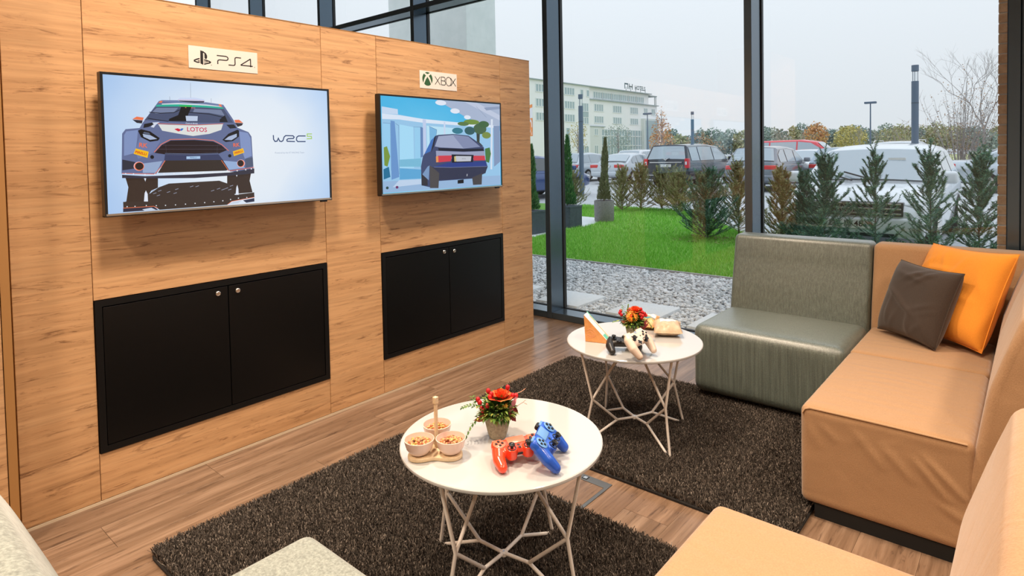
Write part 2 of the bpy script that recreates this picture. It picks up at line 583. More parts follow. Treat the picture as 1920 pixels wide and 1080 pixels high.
# glazed facade
GY = 4.15
win = bpy.data.objects.new('window_1', None); COL.objects.link(win); win['kind'] = 'structure'
mx = [1.419-1.69*k for k in range(6)]
def mullion(x, w=.05):
    b = B().prism([(x, GY), (x+w, GY), (x+w, GY+.18), (x, GY+.18)], 2, .0, 4.7, r=.003, seg=1)
    o = obj('mullion', b, MAT['alu'], win)
    obj('gasket', B().box((x-.008, GY+.18, 0), (x+w+.008, GY+.215, 4.7)), MAT['alu_dark'], o)
for x in mx: mullion(x)
mullion(2.792, .053)
obj('door_post', B().prism([(2.848, GY), (3.30, GY), (3.30, GY+.2), (2.848, GY+.2)], 2, 0, 4.7, r=.003, seg=1), MAT['alu'], win)
xs = sorted(mx)+[2.792]
for a, c in zip(xs[:-1], xs[1:]):
    lo, hi = a+.05, c
    for nm, z0, z1, y1 in (('bottom_rail', .0, .055, GY+.18), ('transom', 2.885, 2.937, GY+.18), ('top_rail', 4.64, 4.7, GY+.18)):
        o = obj(nm, B().prism([(lo, GY+.004), (hi, GY+.004), (hi, y1), (lo, y1)], 2, z0, z1, r=.003, seg=1), MAT['alu'], win)
        obj('gasket', B().box((lo, y1, z0-.006), (hi, y1+.03, z1+.006)), MAT['alu_dark'], o)
    obj('pane', B().box((lo, GY+.188, .03), (hi, GY+.20, 2.90)), MAT['glass'], win)
    obj('pane', B().box((lo, GY+.188, 2.92), (hi, GY+.20, 4.66)), MAT['glass'], win)

# ================================================================== MEDIA CABINETS
def cabinet(c, ysplit, knobs, label):
    y0, y1, z0, z1 = c
    r = thing('media_cabinet', label, 'cabinet', (0, (y0+y1)/2, z0))
    oy, oz = (y0+y1)/2, z0
    w = .027
    b = B()
    g = .0015
    for a in ((y0+g, y1-g, z0+g, z0+w), (y0+g, y1-g, z1-w, z1-g), (y0+g, y0+w, z0+w, z1-w), (y1-w, y1-g, z0+w, z1-w)):
        b.box((-.13, a[0]-oy, a[2]-oz), (.005, a[1]-oy, a[3]-oz))
    obj('frame', b, MAT['black_frame'], r)
    obj('carcass', B().box((-.135, y0+.03-oy, z0+.03-oz), (-.02, y1-.03-oy, z1-.03-oz)), MAT['black_matte'], r)
    for i, (a, d) in enumerate(((y0+w+.003, ysplit-.0022), (ysplit+.0022, y1-w-.003))):
        dr = obj('door', B().prism([(a-oy, z0+w+.003-oz), (d-oy, z0+w+.003-oz), (d-oy, z1-w-.005-oz), (a-oy, z1-w-.005-oz)], 0, -.016, .003, r=.0012, seg=2), MAT['black_lam'], r)
        ky, kz = knobs[i]
        k = B().lathe([(.0125, 0), (.0125, .004), (.0105, .0075), (.0085, .0085), (.008, .0065), (.0, .0065)], 20)
        obj('lock', k, MAT['chrome'], dr, (.003, ky-oy, kz-oz), (0, PI/2, 0), 35)
cabinet(CAB[0], 1.3205, ((1.272, .779), (1.365, .777)), 'larger looking black two-door cabinet set in the wood wall below the racing game screen')
cabinet(CAB[1], 2.759, ((2.715, .783), (2.805, .778)), 'black two-door cabinet set in the wood wall nearest the window')

# ================================================================== SCREENS
WALLM = Matrix(((0, 0, 1, 0), (1, 0, 0, 0), (0, 1, 0, 0), (0, 0, 0, 1)))
def emit(name, stops=None, col=None, strength=1.0):
    m = M(name)
    m.set(base=(.005, .005, .006, 1), rough=.25, spec=.4)
    if col:
        m.b.inputs['Emission Color'].default_value = col
    else:
        t = m.n('TexCoord'); mp = m.n('Mapping'); g = m.n('TexGradient', gradient_type='SPHERICAL')
        mp.inputs['Location'].default_value = stops[1]; mp.inputs['Scale'].default_value = stops[2]
        m.l(t.outputs['Object'], mp.inputs[0]); m.l(mp.outputs[0], g.inputs[0])
        nz = m.noise(t.outputs['Object'], 3, 2)
        m.l(m.ramp(m.math('ADD', g.outputs['Fac'], m.math('MULTIPLY', m.math('SUBTRACT', nz, .5), .25)), stops[0]), m.b.inputs['Emission Color'])
    m.b.inputs['Emission Strength'].default_value = strength
    return m.m
ART_A=[('p',(58,44,36),[-439.9,-134.1,-318.4,-139.0,-319.9,-181.2,-346.0,-192.0,-354.4,-205.5,-355.5,-236.8,-452.4,-233.4,-440.3,-230.9,-430.8,-173.6]),('p',(58,44,36),[-26.7,-129.9,87.3,-128.0,77.8,-168.9,90.1,-224.6,4.6,-227.3,1.3,-211.7,-28.4,-179.5]),('p',(60,48,42),[-316.6,-179.6,-276.8,-165.6,-63.7,-162.6,-9.4,-184.2,5.1,-211.9,4.5,-231.2,98.2,-225.1,98.6,-248.9,43.0,-253.0,-12.0,-260.9,-31.6,-274.8,-316.7,-274.8,-335.5,-259.3,-451.8,-257.2,-451.8,-231.8,-355.5,-236.8,-354.4,-205.5]),('p',(44,44,62),[-452.7,-257.8,-338.7,-259.0,-321.5,-274.4,-453.2,-273.3]),('p',(200,212,230),[-383.3,-267.7,-348.5,-263.5,-331.2,-273.7,-374.1,-273.7]),('p',(200,212,230),[-27.7,-272.0,-0.5,-262.5,38.8,-258.6,18.7,-271.6]),('p',(44,50,74),[42.8,-259.3,97.7,-252.0,98.0,-268.6,58.3,-271.7]),('s',(238,120,78),2.2,[-452.7,-257.1,-338.7,-258.3,-322.9,-268.0]),('s',(238,120,78),2.2,[-29.7,-273.4,-10.0,-260.3,98.7,-248.1]),('p',(225,232,245),[-375.3,-235.4,-371.6,-201.0,-366.5,-190.2,-360.4,-205.1,-360.2,-236.5]),('p',(225,232,245),[9.1,-231.5,13.4,-196.9,18.5,-185.6,22.9,-205.2,23.2,-232.3]),('p',(225,232,245),[-372.5,-136.8,-363.1,-137.2,-367.4,-153.3]),('p',(225,232,245),[12.4,-135.1,21.8,-134.7,17.4,-148.8]),('p',(150,155,175),[-326.6,-214.6,-313.5,-210.4,-312.2,-212.6,-324.7,-216.1]),('p',(150,155,175),[-260.6,-209.0,-247.0,-204.8,-245.7,-207.1,-258.7,-210.6]),('p',(150,155,175),[-253.3,-192.2,-239.7,-188.0,-238.4,-190.2,-251.4,-193.8]),('p',(150,155,175),[-287.0,-202.8,-273.6,-198.6,-272.4,-200.8,-285.1,-204.4]),('p',(150,155,175),[-192.1,-183.9,-178.0,-179.5,-176.7,-181.8,-190.1,-185.5]),('p',(150,155,175),[-168.6,-184.4,-154.3,-180.0,-153.0,-182.3,-166.6,-186.0]),('p',(150,155,175),[-102.9,-207.3,-88.1,-202.9,-86.7,-205.2,-100.8,-208.9]),('p',(150,155,175),[-76.9,-200.1,-61.8,-195.6,-60.4,-198.0,-74.7,-201.7]),('p',(150,155,175),[-41.2,-200.2,-25.9,-195.6,-24.4,-198.0,-39.0,-201.8]),('p',(150,155,175),[-18.0,-189.9,-2.5,-185.3,-1.0,-187.7,-15.8,-191.6]),('p',(150,155,175),[-340.7,-204.9,-327.7,-200.8,-326.5,-203.0,-338.8,-206.4]),('p',(150,155,175),[-321.1,-195.5,-307.9,-191.4,-306.7,-193.5,-319.2,-197.1]),('p',(150,155,175),[-56.5,-205.0,-41.3,-200.5,-39.8,-202.9,-54.3,-206.7]),('p',(150,155,175),[-26.3,-206.7,-10.8,-202.2,-9.3,-204.6,-24.0,-208.4]),('p',(150,155,175),[-346.7,-194.1,-333.7,-189.9,-332.5,-192.1,-344.8,-195.6]),('p',(98,110,150),[-453.8,-116.8,-446.0,45.0,-433.1,63.2,-381.3,69.1,-368.4,92.1,-304.1,184.3,-269.0,189.3,-227.4,188.4,-115.6,187.9,-43.9,181.6,-27.5,172.3,11.3,112.8,27.5,79.0,79.6,59.3,93.3,38.5,98.3,-132.9,-20.6,-122.0,-45.9,-74.0,-289.7,-69.1,-326.3,-124.5]),('p',(128,147,192),[-439.3,39.1,-430.8,54.3,-387.1,61.1,-393.1,15.3,-400.3,-33.4,-442.2,-45.0]),('p',(130,148,195),[35.9,62.0,75.9,55.7,88.0,31.5,92.4,-52.3,57.6,-65.7,39.8,-10.2]),('p',(110,124,168),[-345.9,46.4,-304.1,15.7,-334.5,-34.1,-391.3,-57.9,-401.2,-27.3,-382.8,27.6]),('p',(112,126,166),[-304.1,184.3,-292.4,188.7,-227.3,191.6,-109.1,189.5,-33.9,182.0,-27.5,172.3,-109.6,176.3,-221.8,176.0]),('p',(225,235,240),[-292.9,173.6,-227.7,179.5,-109.5,179.0,-44.2,174.2,-44.2,171.5,-109.7,174.4,-221.8,174.7,-293.0,169.9]),('p',(40,175,150),[-313.3,167.6,-227.9,174.4,-109.7,174.4,-36.3,169.8,-33.2,163.2,-160.7,164.7,-222.2,164.4,-317.5,160.0]),('p',(72,82,112),[-317.5,160.0,-222.2,165.1,-109.9,165.8,-33.2,163.2,8.9,101.1,-163.1,96.4,-224.5,98.0,-361.9,102.7]),('p',(118,130,160),[-313.7,155.2,-228.4,159.1,-247.1,136.6,-317.4,130.8,-331.4,136.4]),('p',(118,130,160),[-160.9,158.2,-44.7,158.0,-28.9,131.8,-97.8,142.5,-167.7,143.0]),('p',(10,10,14),[-216.2,163.5,-171.9,165.5,-185.2,139.1,-198.8,102.5,-269.1,100.5,-265.8,110.7,-229.5,127.8]),('p',(40,190,60),[-223.2,169.5,-171.7,172.0,-171.9,166.2,-223.4,165.0]),('p',(190,205,230),[-199.2,125.7,-148.2,126.2,-150.2,104.6,-196.9,103.2]),('s',(15,18,28),3,[-349.3,110.5,-318.3,105.3,-269.2,99.2]),('s',(15,18,28),3,[-342.8,136.0,-300.1,133.3,-247.1,137.9,-222.7,150.4]),('s',(15,18,28),3,[-186.4,141.6,-98.0,137.2,-32.5,123.6]),('p',(20,22,30),[-52.9,114.2,-28.7,135.1,-16.3,103.8,-53.2,102.8]),('p',(222,225,222),[-310.3,86.2,-272.6,85.3,-163.5,84.7,-38.9,93.7,-47.8,67.3,-101.0,48.5,-171.3,38.4,-226.3,46.8,-295.7,59.6]),('s',(238,120,78),2,[-313.1,89.2,-163.4,86.7,-36.8,95.8]),('p',(210,218,235),[-333.0,93.0,-304.3,95.7,-319.0,84.1,-328.0,71.5,-339.3,74.3,-330.4,85.1]),('p',(24,24,30),[-364.1,86.1,-333.0,93.0,-327.5,85.1,-347.7,74.1,-367.5,69.4]),('p',(30,32,40),[-23.5,91.4,10.7,93.6,23.9,77.6,-7.1,74.2]),('p',(16,14,18),[-388.3,58.0,-376.0,64.3,-342.7,55.7,-306.6,28.2,-312.7,17.6,-344.2,12.4,-377.1,30.7]),('p',(170,185,215),[-371.1,44.8,-343.3,40.3,-316.5,24.4,-344.0,20.5,-368.2,32.6]),('p',(90,100,125),[-365.2,53.5,-345.8,49.5,-343.2,42.7,-369.9,47.3]),('p',(16,14,18),[34.0,65.4,27.2,70.1,-14.7,51.0,-44.0,22.3,-29.6,12.3,4.6,17.2,33.0,37.9]),('p',(170,185,215),[23.1,51.5,-15.2,37.4,-34.6,22.4,-2.1,21.2,22.6,36.4]),('p',(238,120,78),[-407.4,104.9,-390.7,115.8,-364.3,112.4,-369.1,101.2]),('p',(44,40,50),[-407.5,103.1,-369.2,100.6,-372.4,87.7,-391.6,89.6]),('p',(238,120,78),[13.4,114.2,35.7,116.2,54.8,101.7,17.9,102.0]),('p',(44,40,50),[15.8,101.3,54.8,100.3,48.8,89.8,27.6,82.4]),('p',(205,218,246),[-231.4,193.3,-220.9,202.8,-159.3,207.0,-118.3,201.5,-115.5,191.2,-118.9,185.7,-160.1,182.3,-221.5,185.5]),('p',(50,52,70),[-227.3,190.3,-118.6,193.6,-118.9,186.4,-160.1,183.0,-221.4,186.2]),('s',(225,90,110),1,[-228.4,192.8,-159.6,196.6,-118.0,194.3]),('s',(110,115,130),0.9,[-174.5,270.1,-175.5,205.4]),('s',(90,95,110),1,[-261.4,205.5,-261.3,189.1]),('s',(90,95,110),1,[-87.8,207.9,-88.5,188.0]),('p',(238,120,78),[-307.2,176.6,-299.4,184.5,-289.6,185.1,-293.9,177.3]),('p',(238,120,78),[-55.8,184.3,-43.9,182.2,-40.9,171.6,-52.2,173.8]),('p',(36,22,26),[-328.8,-34.1,-298.9,-0.5,-263.1,18.4,-165.7,20.9,-85.9,14.8,-50.2,-1.9,-25.4,-24.9,-64.8,-40.8,-167.9,-43.5,-288.7,-40.8]),('s',(238,120,78),2.6,[-330.5,-31.6,-301.7,2.0,-265.9,22.2,-165.5,25.5,-83.8,19.4,-46.8,0.1,-17.4,-27.7]),('s',(92,84,96),1,[-296.1,-1.8,-53.5,-3.2]),('s',(92,84,96),1,[-316.9,-18.6,-34.0,-20.1]),('s',(120,140,180),1.5,[-288.5,-37.0,-167.8,-40.9,-64.7,-38.1]),('s',(70,66,80),1,[-284.3,0.1,-282.7,-37.7]),('s',(70,66,80),1,[-66.7,0.1,-71.4,-40.0]),('p',(55,62,95),[-288.7,-42.1,-167.9,-45.5,-63.5,-43.4,-44.4,-69.3,-292.5,-67.2]),('p',(170,200,235),[-202.2,-50.9,-144.2,-50.4,-144.6,-62.2,-202.6,-62.5]),('p',(245,190,20),[-399.1,-15.2,-351.3,-28.9,-356.7,-54.8,-408.0,-37.0]),('p',(245,190,20),[1.7,-30.6,49.4,-15.8,55.8,-36.5,5.7,-52.5]),('t',(210,60,30),'PIRELLI',[-380.5,-34.8],10.5,-14),('t',(210,60,30),'PIRELLI',[28.5,-34.2],9.5,17),('t',(242,110,66),'RK',[-371.7,-3.0],19,-6),('t',(242,110,66),'RK',[18.5,-1.9],18,5),('t',(205,30,85),'LOTOS',[-154.1,66.0],20,-1),('t',(250,150,60),'M',[-198.0,161.1],5,0),('t',(250,130,90),'RK EC',[-167.1,161.2],5,0),('t',(235,240,250),'Castrol EDGE',[-175.7,92.8],6.5,-1),('t',(60,90,130),'PIRELLI',[-173.9,-56.5],7,0),('p',(205,30,60),[-247.8,66.8,-234.5,70.9,-214.8,63.6,-231.9,56.9]),('p',(40,110,200),[-225.7,63.4,-218.1,71.2,-209.7,70.1,-218.5,59.7]),('e',(16,14,18),[-339.1,-51.4,7.4,8.0]),('e',(16,14,18),[-13.4,-50.8,7.5,7.5]),('p',(45,48,62),[-449.7,-59.9,-402.7,-71.1,-403.6,-97.3,-451.2,-103.7]),('p',(150,170,205),[-375.4,-77.8,-300.1,-68.9,-326.0,-118.2,-376.7,-116.5]),('p',(150,175,215),[-47.2,-71.9,29.0,-80.3,56.2,-107.2,-19.0,-115.3]),('p',(80,90,115),[57.6,-65.7,95.0,-59.3,96.5,-101.3,59.8,-107.3]),('e',(235,190,200),[-390.1,-88.5,19.9,18.9]),('e',(238,120,78),[-389.0,-89.1,18.2,17.8]),('e',(42,30,28),[-388.5,-88.5,15.5,15.3]),('e',(235,190,200),[37.2,-86.7,19.0,17.9]),('e',(238,120,78),[36.5,-86.7,16.9,16.5]),('e',(42,30,28),[35.1,-85.9,14.8,15.2]),('p',(52,42,36),[-288.4,-67.2,-45.8,-69.3,-20.3,-113.2,-32.6,-118.2,-319.2,-118.5,-308.2,-100.1]),('s',(238,120,78),2.4,[-452.7,-115.7,-331.9,-123.0,-305.0,-92.0,-289.6,-67.2]),('s',(238,120,78),2.4,[-52.5,-70.5,-20.5,-120.0,100.6,-106.4]),('p',(52,50,64),[-452.9,-121.7,-368.9,-130.3,-332.2,-130.5,-175.8,-130.0,-17.3,-126.9,100.5,-112.0,99.7,-135.1,-0.7,-141.1,-171.4,-146.4,-309.6,-142.0,-453.4,-134.9]),('s',(200,210,230),1,[-319.2,-120.4,-170.6,-123.6,-30.6,-118.3]),('e',(235,238,245),[-440.0,-117.8,2.4,2.7]),('e',(235,238,245),[-411.5,-119.8,2.4,2.8]),('e',(235,238,245),[-368.9,-123.8,2.5,2.8]),('e',(235,238,245),[-330.8,-123.8,2.6,2.8]),('e',(235,238,245),[-295.8,-123.3,2.7,2.8]),('e',(235,238,245),[-256.0,-123.7,2.7,2.8]),('e',(235,238,245),[-214.6,-124.0,2.7,2.9]),('e',(235,238,245),[-174.7,-123.6,2.9,2.9]),('e',(235,238,245),[-133.8,-123.2,2.9,2.9]),('e',(235,238,245),[-93.8,-123.0,2.9,3.0]),('e',(235,238,245),[-53.7,-121.7,3.0,3.1]),('e',(235,238,245),[-19.5,-121.3,3.0,3.1]),('e',(235,238,245),[18.0,-120.2,3.1,3.1]),('e',(235,238,245),[58.3,-116.5,3.2,3.1]),('e',(235,238,245),[85.7,-113.4,3.3,3.1]),('e',(225,228,235),[-439.6,-252.0,2.2,2.4]),('e',(225,228,235),[-410.7,-252.8,2.2,2.4]),('e',(225,228,235),[-368.7,-252.6,2.2,2.4]),('e',(225,228,235),[-330.6,-256.1,2.3,2.5]),('e',(225,228,235),[-294.8,-257.4,2.3,2.5]),('e',(225,228,235),[-254.9,-258.2,2.3,2.5]),('e',(225,228,235),[-214.1,-258.0,2.4,2.5]),('e',(225,228,235),[-174.0,-257.6,2.5,2.6]),('e',(225,228,235),[-133.0,-257.2,2.5,2.6]),('e',(225,228,235),[-92.8,-256.0,2.5,2.6]),('e',(225,228,235),[-52.9,-254.6,2.6,2.7]),('e',(225,228,235),[-17.4,-250.9,2.7,2.7]),('e',(225,228,235),[19.5,-247.6,2.8,2.7]),('e',(225,228,235),[59.1,-247.1,2.8,2.7]),('s',(25,55,105),5.2,[200.4,46.8,201.0,26.1,208.0,15.8,219.1,17.6,226.0,31.9,232.0,17.7,242.2,15.5,249.8,20.4,256.1,37.9,264.8,45.0,303.8,44.5,310.3,38.4,305.3,31.3,277.0,29.7,269.7,24.0,272.3,17.0,313.4,15.8]),('s',(25,55,105),5.2,[373.2,44.4,333.8,44.0,323.8,37.2,321.9,23.4,328.9,15.9,372.3,16.1]),('s',(160,205,62),4.2,[409.2,55.2,382.5,54.8,382.1,42.7,405.7,42.9,406.4,31.2,378.7,29.6]),('t',(150,165,190),'Powered by the KT RACING Team',[284.2,-39.3],8,0)]
ART_B=[('p',(175,215,240),[-502.6,51.6,507.3,98.2,498.9,-273.9,-504.9,-271.9]),('p',(150,197,232),[-499.1,218.3,-383.8,207.4,-382.8,177.8,-189.3,155.7,102.7,142.0,504.3,131.7,497.8,-220.6,-507.3,-260.8]),('p',(165,218,246),[-372.4,120.1,-269.3,106.0,-271.0,-136.6,-380.4,-133.5]),('p',(150,205,240),[-492.3,122.9,-440.5,121.3,-445.3,-146.3,-496.3,-144.7]),('p',(185,225,245),[-164.8,117.6,78.7,107.0,75.2,-7.4,-165.0,-53.8]),('p',(150,205,238),[-259.3,107.7,-199.1,104.4,-202.0,-53.3,-263.8,-129.1]),('p',(120,180,222),[-143.1,114.2,-82.6,94.2,-88.0,56.2,-142.7,-7.0]),('p',(218,230,246),[-498.6,178.5,-375.4,173.6,-189.2,157.2,105.0,144.5,504.4,135.2,503.8,115.8,104.5,125.6,-190.0,134.0,-376.2,148.3,-497.8,147.4]),('p',(196,216,240),[-497.3,218.4,-383.8,207.4,-382.8,177.8,-498.6,178.5]),('p',(104,148,204),[-438.0,140.5,-408.5,136.9,-384.9,-185.6,-441.5,-199.6]),('p',(190,205,235),[-195.4,155.5,-168.8,153.2,-171.2,-53.7,-196.3,-68.9]),('p',(96,130,180),[-215.2,107.2,-195.0,104.5,-198.4,-68.9,-218.9,-76.3]),('p',(200,215,240),[-22.7,145.0,-9.6,143.7,-9.8,65.1,-25.2,63.3]),('p',(92,166,214),[-380.5,-134.9,-217.1,-147.4,-218.8,-201.5,-382.6,-200.6]),('p',(120,185,215),[-378.9,-85.0,-215.0,-80.2,-216.6,-130.4,-380.2,-126.0]),('s',(60,90,140),1.6,[-403.3,125.3,-379.3,112.5,-384.5,-170.7]),('s',(60,90,140),1.4,[-269.2,107.5,-201.0,107.5]),('s',(50,80,120),1.6,[-147.3,114.9,-82.6,94.2,-88.0,56.2]),('s',(80,115,165),1.6,[-492.2,125.8,-440.4,124.3,-443.5,-146.4]),('p',(168,182,208),[-91.6,283.3,508.7,281.9,504.3,131.7,330.2,137.9,150.4,189.6]),('p',(190,200,222),[153.3,282.3,272.7,281.9,506.4,204.2,505.4,168.8]),('p',(140,155,185),[346.1,249.8,508.3,266.0,507.7,248.4,370.8,232.0]),('s',(110,125,155),1.5,[271.9,254.8,369.4,186.3]),('p',(215,225,240),[413.8,174.8,433.2,175.4,416.6,-165.0,399.8,-164.5]),('p',(130,150,185),[438.4,131.9,504.3,131.7,501.0,-114.3,436.6,-148.0]),('e',(225,232,245),[-44.1,262.1,46.0,15.9]),('e',(225,232,245),[77.5,216.3,41.3,16.3]),('e',(225,232,245),[187.8,180.1,31.0,13.3]),('p',(58,66,58),[268.0,127.9,307.5,130.5,296.7,17.9,335.8,-9.5,271.7,7.6]),('e',(112,142,60),[226.3,150.4,73.2,16.8]),('e',(90,120,70),[148.8,136.6,52.0,13.2]),('e',(70,100,70),[304.3,107.4,62.8,35.8]),('e',(52,120,140),[95.4,91.0,48.5,19.7]),('e',(120,140,66),[365.8,65.5,43.5,22.4]),('e',(50,92,96),[206.6,92.9,48.2,26.8]),('e',(62,100,60),[342.7,138.2,50.8,22.3]),('p',(70,120,60),[347.9,-25.0,395.2,-16.6,406.8,-60.1,385.7,-120.6,354.1,-111.3]),('p',(120,150,60),[-492.2,-13.7,-469.3,-6.5,-448.3,-65.3,-468.5,-123.6,-490.9,-115.7]),('p',(30,110,150),[-497.9,-137.4,-459.3,-123.9,-450.2,-183.0,-498.0,-195.7]),('p',(150,182,218),[-504.6,-206.3,-219.0,-207.6,370.3,-208.6,499.5,-210.1,498.9,-273.9,-504.9,-271.9]),('p',(190,210,235),[-387.4,-204.1,-219.0,-206.1,-219.8,-234.7,-435.5,-242.7]),('p',(62,72,108),[-218.6,-130.4,-201.4,-68.8,-98.7,56.1,-71.8,62.7,54.9,70.0,193.7,61.0,265.0,26.2,338.1,-16.4,348.3,-93.9,372.1,-146.3,345.5,-188.7,233.2,-220.3,-86.0,-222.9,-150.6,-257.7,-217.0,-242.6]),('p',(156,166,196),[-102.8,-8.6,-71.0,54.8,54.8,64.3,191.1,55.1,303.2,-12.0,144.0,-22.4,-58.0,-15.1]),('p',(130,140,175),[54.7,61.0,191.1,54.3,303.2,-12.0,144.0,-20.7]),('p',(60,110,185),[-189.7,-55.0,-131.1,30.6,-105.3,48.1,-139.5,-38.4]),('p',(20,24,40),[-105.3,48.1,-93.4,56.1,-111.2,-7.1,-133.5,-46.3]),('p',(24,27,44),[-76.4,-18.2,143.9,-25.7,327.8,-23.2,339.9,-38.7,143.3,-42.3,-71.6,-34.1]),('p',(152,158,188),[-95.1,-35.5,143.3,-43.9,339.9,-40.5,348.3,-95.7,-92.3,-82.3]),('p',(205,60,76),[-81.1,-65.8,41.8,-65.8,29.4,-102.1,-76.0,-107.2]),('p',(205,60,76),[231.7,-70.0,344.0,-71.5,349.3,-102.6,236.7,-102.1]),('p',(230,150,90),[-96.2,-70.3,-76.9,-69.0,-75.9,-105.6,-95.2,-106.8]),('p',(20,22,35),[37.5,-59.3,237.9,-65.0,229.2,-112.1,40.3,-112.9]),('p',(192,196,206),[73.3,-69.5,215.9,-73.1,210.1,-105.8,77.9,-105.6]),('p',(205,190,120),[59.6,-72.6,73.3,-71.1,76.8,-105.6,60.9,-105.2]),('p',(42,62,135),[-0.9,-112.0,236.4,-112.2,350.4,-107.8,367.0,-146.2,-105.3,-157.1,-115.1,-133.1]),('p',(48,52,76),[-141.5,-134.0,26.0,-141.8,369.7,-142.8,348.0,-188.8,233.3,-216.9,-85.8,-217.3,-116.7,-182.0]),('s',(150,160,190),1.6,[-115.2,-135.5,26.0,-141.8,365.9,-143.5]),('p',(76,73,74),[-148.5,-124.4,-107.2,-149.2,-71.6,-174.1,-80.9,-266.1,-150.7,-262.4]),('p',(48,46,54),[-217.8,-169.0,-169.9,-209.7,-168.9,-245.7,-218.1,-243.3]),('p',(70,66,68),[218.9,-212.9,315.4,-187.7,308.1,-262.8,225.8,-262.2]),('p',(15,15,20),[85.7,-224.8,140.2,-221.4,139.5,-246.3,85.0,-247.0]),('p',(120,150,190),[-209.9,-177.0,-167.4,-131.7,-150.6,-124.4,-159.6,-214.1]),('t',(225,230,240),'S',[171.6,-196.0],14,-14),('e',(40,70,70),[-475.0,-244.3,10.0,8.1]),('e',(110,50,100),[-404.7,-244.3,10.3,8.2]),('t',(60,66,90),'KSP 155',[145.4,-88.7],7,-1)]
_em = {}
def picture(art, name, parent, hw, hh, x):
    """the flat picture shown on a screen: one thin printed layer per shape"""
    b = B(); mats = []
    idx = {}
    def clip(pts):
        for ax, lim, sg in ((0, hw*1000, 1), (0, -hw*1000, -1), (1, hh*1000, 1), (1, -hh*1000, -1)):
            out = []
            for i in range(len(pts)):
                p, q = pts[i-1], pts[i]
                ip = sg*(p[ax]-lim) <= 0; iq = sg*(q[ax]-lim) <= 0
                if ip != iq:
                    t = (lim-p[ax])/(q[ax]-p[ax])
                    out.append((p[0]+t*(q[0]-p[0]), p[1]+t*(q[1]-p[1])))
                if iq: out.append(q)
            pts = out
            if len(pts) < 3: return []
        return pts
    for k, sh in enumerate(art):
        col = sh[1]
        if col not in idx:
            idx[col] = len(mats)
            if col not in _em: _em[col] = emit('screen_%d_%d_%d' % col, col=rgb(*col), strength=.96)
            mats.append(_em[col])
        mi = idx[col]
        xx = x+.00004*(k+1)
        fn = lambda a, c: Vector((xx, a/1000, c/1000))
        if sh[0] == 'p':
            q = sh[2]
            pts = clip([(q[i], q[i+1]) for i in range(0, len(q), 2)])
            if len(pts) >= 3:
                from mathutils.geometry import tessellate_polygon
                vv = [Vector((p[0], p[1], 0)) for p in pts]
                tri = tessellate_polygon([vv])
                b.add([fn(*p) for p in pts], [tuple(t) for t in tri], mi)
        elif sh[0] == 'e':
            cx_, cz_, rx, rz = sh[2]
            n = 18
            b.add([fn(cx_+rx*math.cos(2*PI*i/n), cz_+rz*math.sin(2*PI*i/n)) for i in range(n)], [tuple(range(n))], mi)
        elif sh[0] == 's':
            q = sh[3]
            stroke(b, [(q[i], q[i+1]) for i in range(0, len(q), 2)], sh[2], fn, mi)
        else:
            mt = Matrix.Translation((xx, sh[3][0]/1000, sh[3][1]/1000)) @ WALLM @ Matrix.Rotation(math.radians(sh[5]), 4, 'Z')
            add_text(b, sh[2], sh[4]/1000*1.35, mt, mi, 0, .0004 if sh[4] > 8.5 else 0)
    me = b.mesh(name, mats)
    # all faces look out of the wall
    bm = bmesh.new(); bm.from_mesh(me)
    for f in bm.faces:
        f.normal_update()
        if f.normal.x < 0: f.normal_flip()
    bm.to_mesh(me); bm.free()
    return obj('picture', me, parent=parent)
def television(yc, zc, label, art, bgm, name):
    hw, hh = .517, .2895
    r = thing('television', label, 'television', (0, yc, zc))
    obj('housing', B().prism([(-hw+.002, -hh+.002), (hw-.002, -hh+.002), (hw-.002, hh-.002), (-hw+.002, hh-.002)], 0, .052, .086, r=.004, seg=2), MAT['black'], r)
    obj('wall_mount', B().box((.001, -.22, -.16), (.052, .22, .16)), MAT['black_matte'], r)
    b = B()
    t = .010
    for a in ((-hw, hw, hh-t, hh), (-hw, -hw+t, -hh, hh-t), (hw-t, hw, -hh, hh-t)):
        b.box((.060, a[0], a[2]), (.0955, a[1], a[3]))
    b.box((.060, -hw, -hh), (.090, hw, -hh+.004))
    obj('bezel', b, MAT['black'], r)
    obj('bottom_trim', B().prism([(.0955, -hh), (.0985, -hh+.004), (.0955, -hh+.0135), (.088, -hh+.0135), (.088, -hh)], 1, -hw+t, hw-.006) if False else
        B().box((.088, -hw+.004, -hh+.004), (.0965, hw-.004, -hh+.0125)), MAT['silver'], r)
    obj('standby_light', B().rbox((.075, hw-.06, -hh-.007), (.093, hw-.025, -hh-.0002), .002, 2), MAT['black'], r)
    s = obj('screen', B().box((.086, -hw+t, -hh+.0125), (.0925, hw-t, hh-t)), bgm, r)
    picture(art, 'picture', s, hw-t, hh-t-.0005, .0926)
bg1 = emit('screen_sky', ([(0, rgb(158, 192, 234)), (.28, rgb(188, 212, 241)), (.60, rgb(222, 232, 243)), (1, rgb(232, 238, 243))], (-.10, -.08, 0.03), (1.0, 1.45, 1.7)))
bg2 = emit('screen_blue', ([(0, rgb(70, 178, 226)), (.6, rgb(120, 200, 234)), (1, rgb(160, 214, 240))], (0, .25, .55), (1, 1.5, 1.6)))
television(1.3198, 1.4713, 'large wall television showing a front view of a rally car and WRC 5', ART_A, bg1, 'rally')
television(2.6755, 1.4698, 'wall television nearest the window showing the rear of a dark saloon car', ART_B, bg2, 'garage')

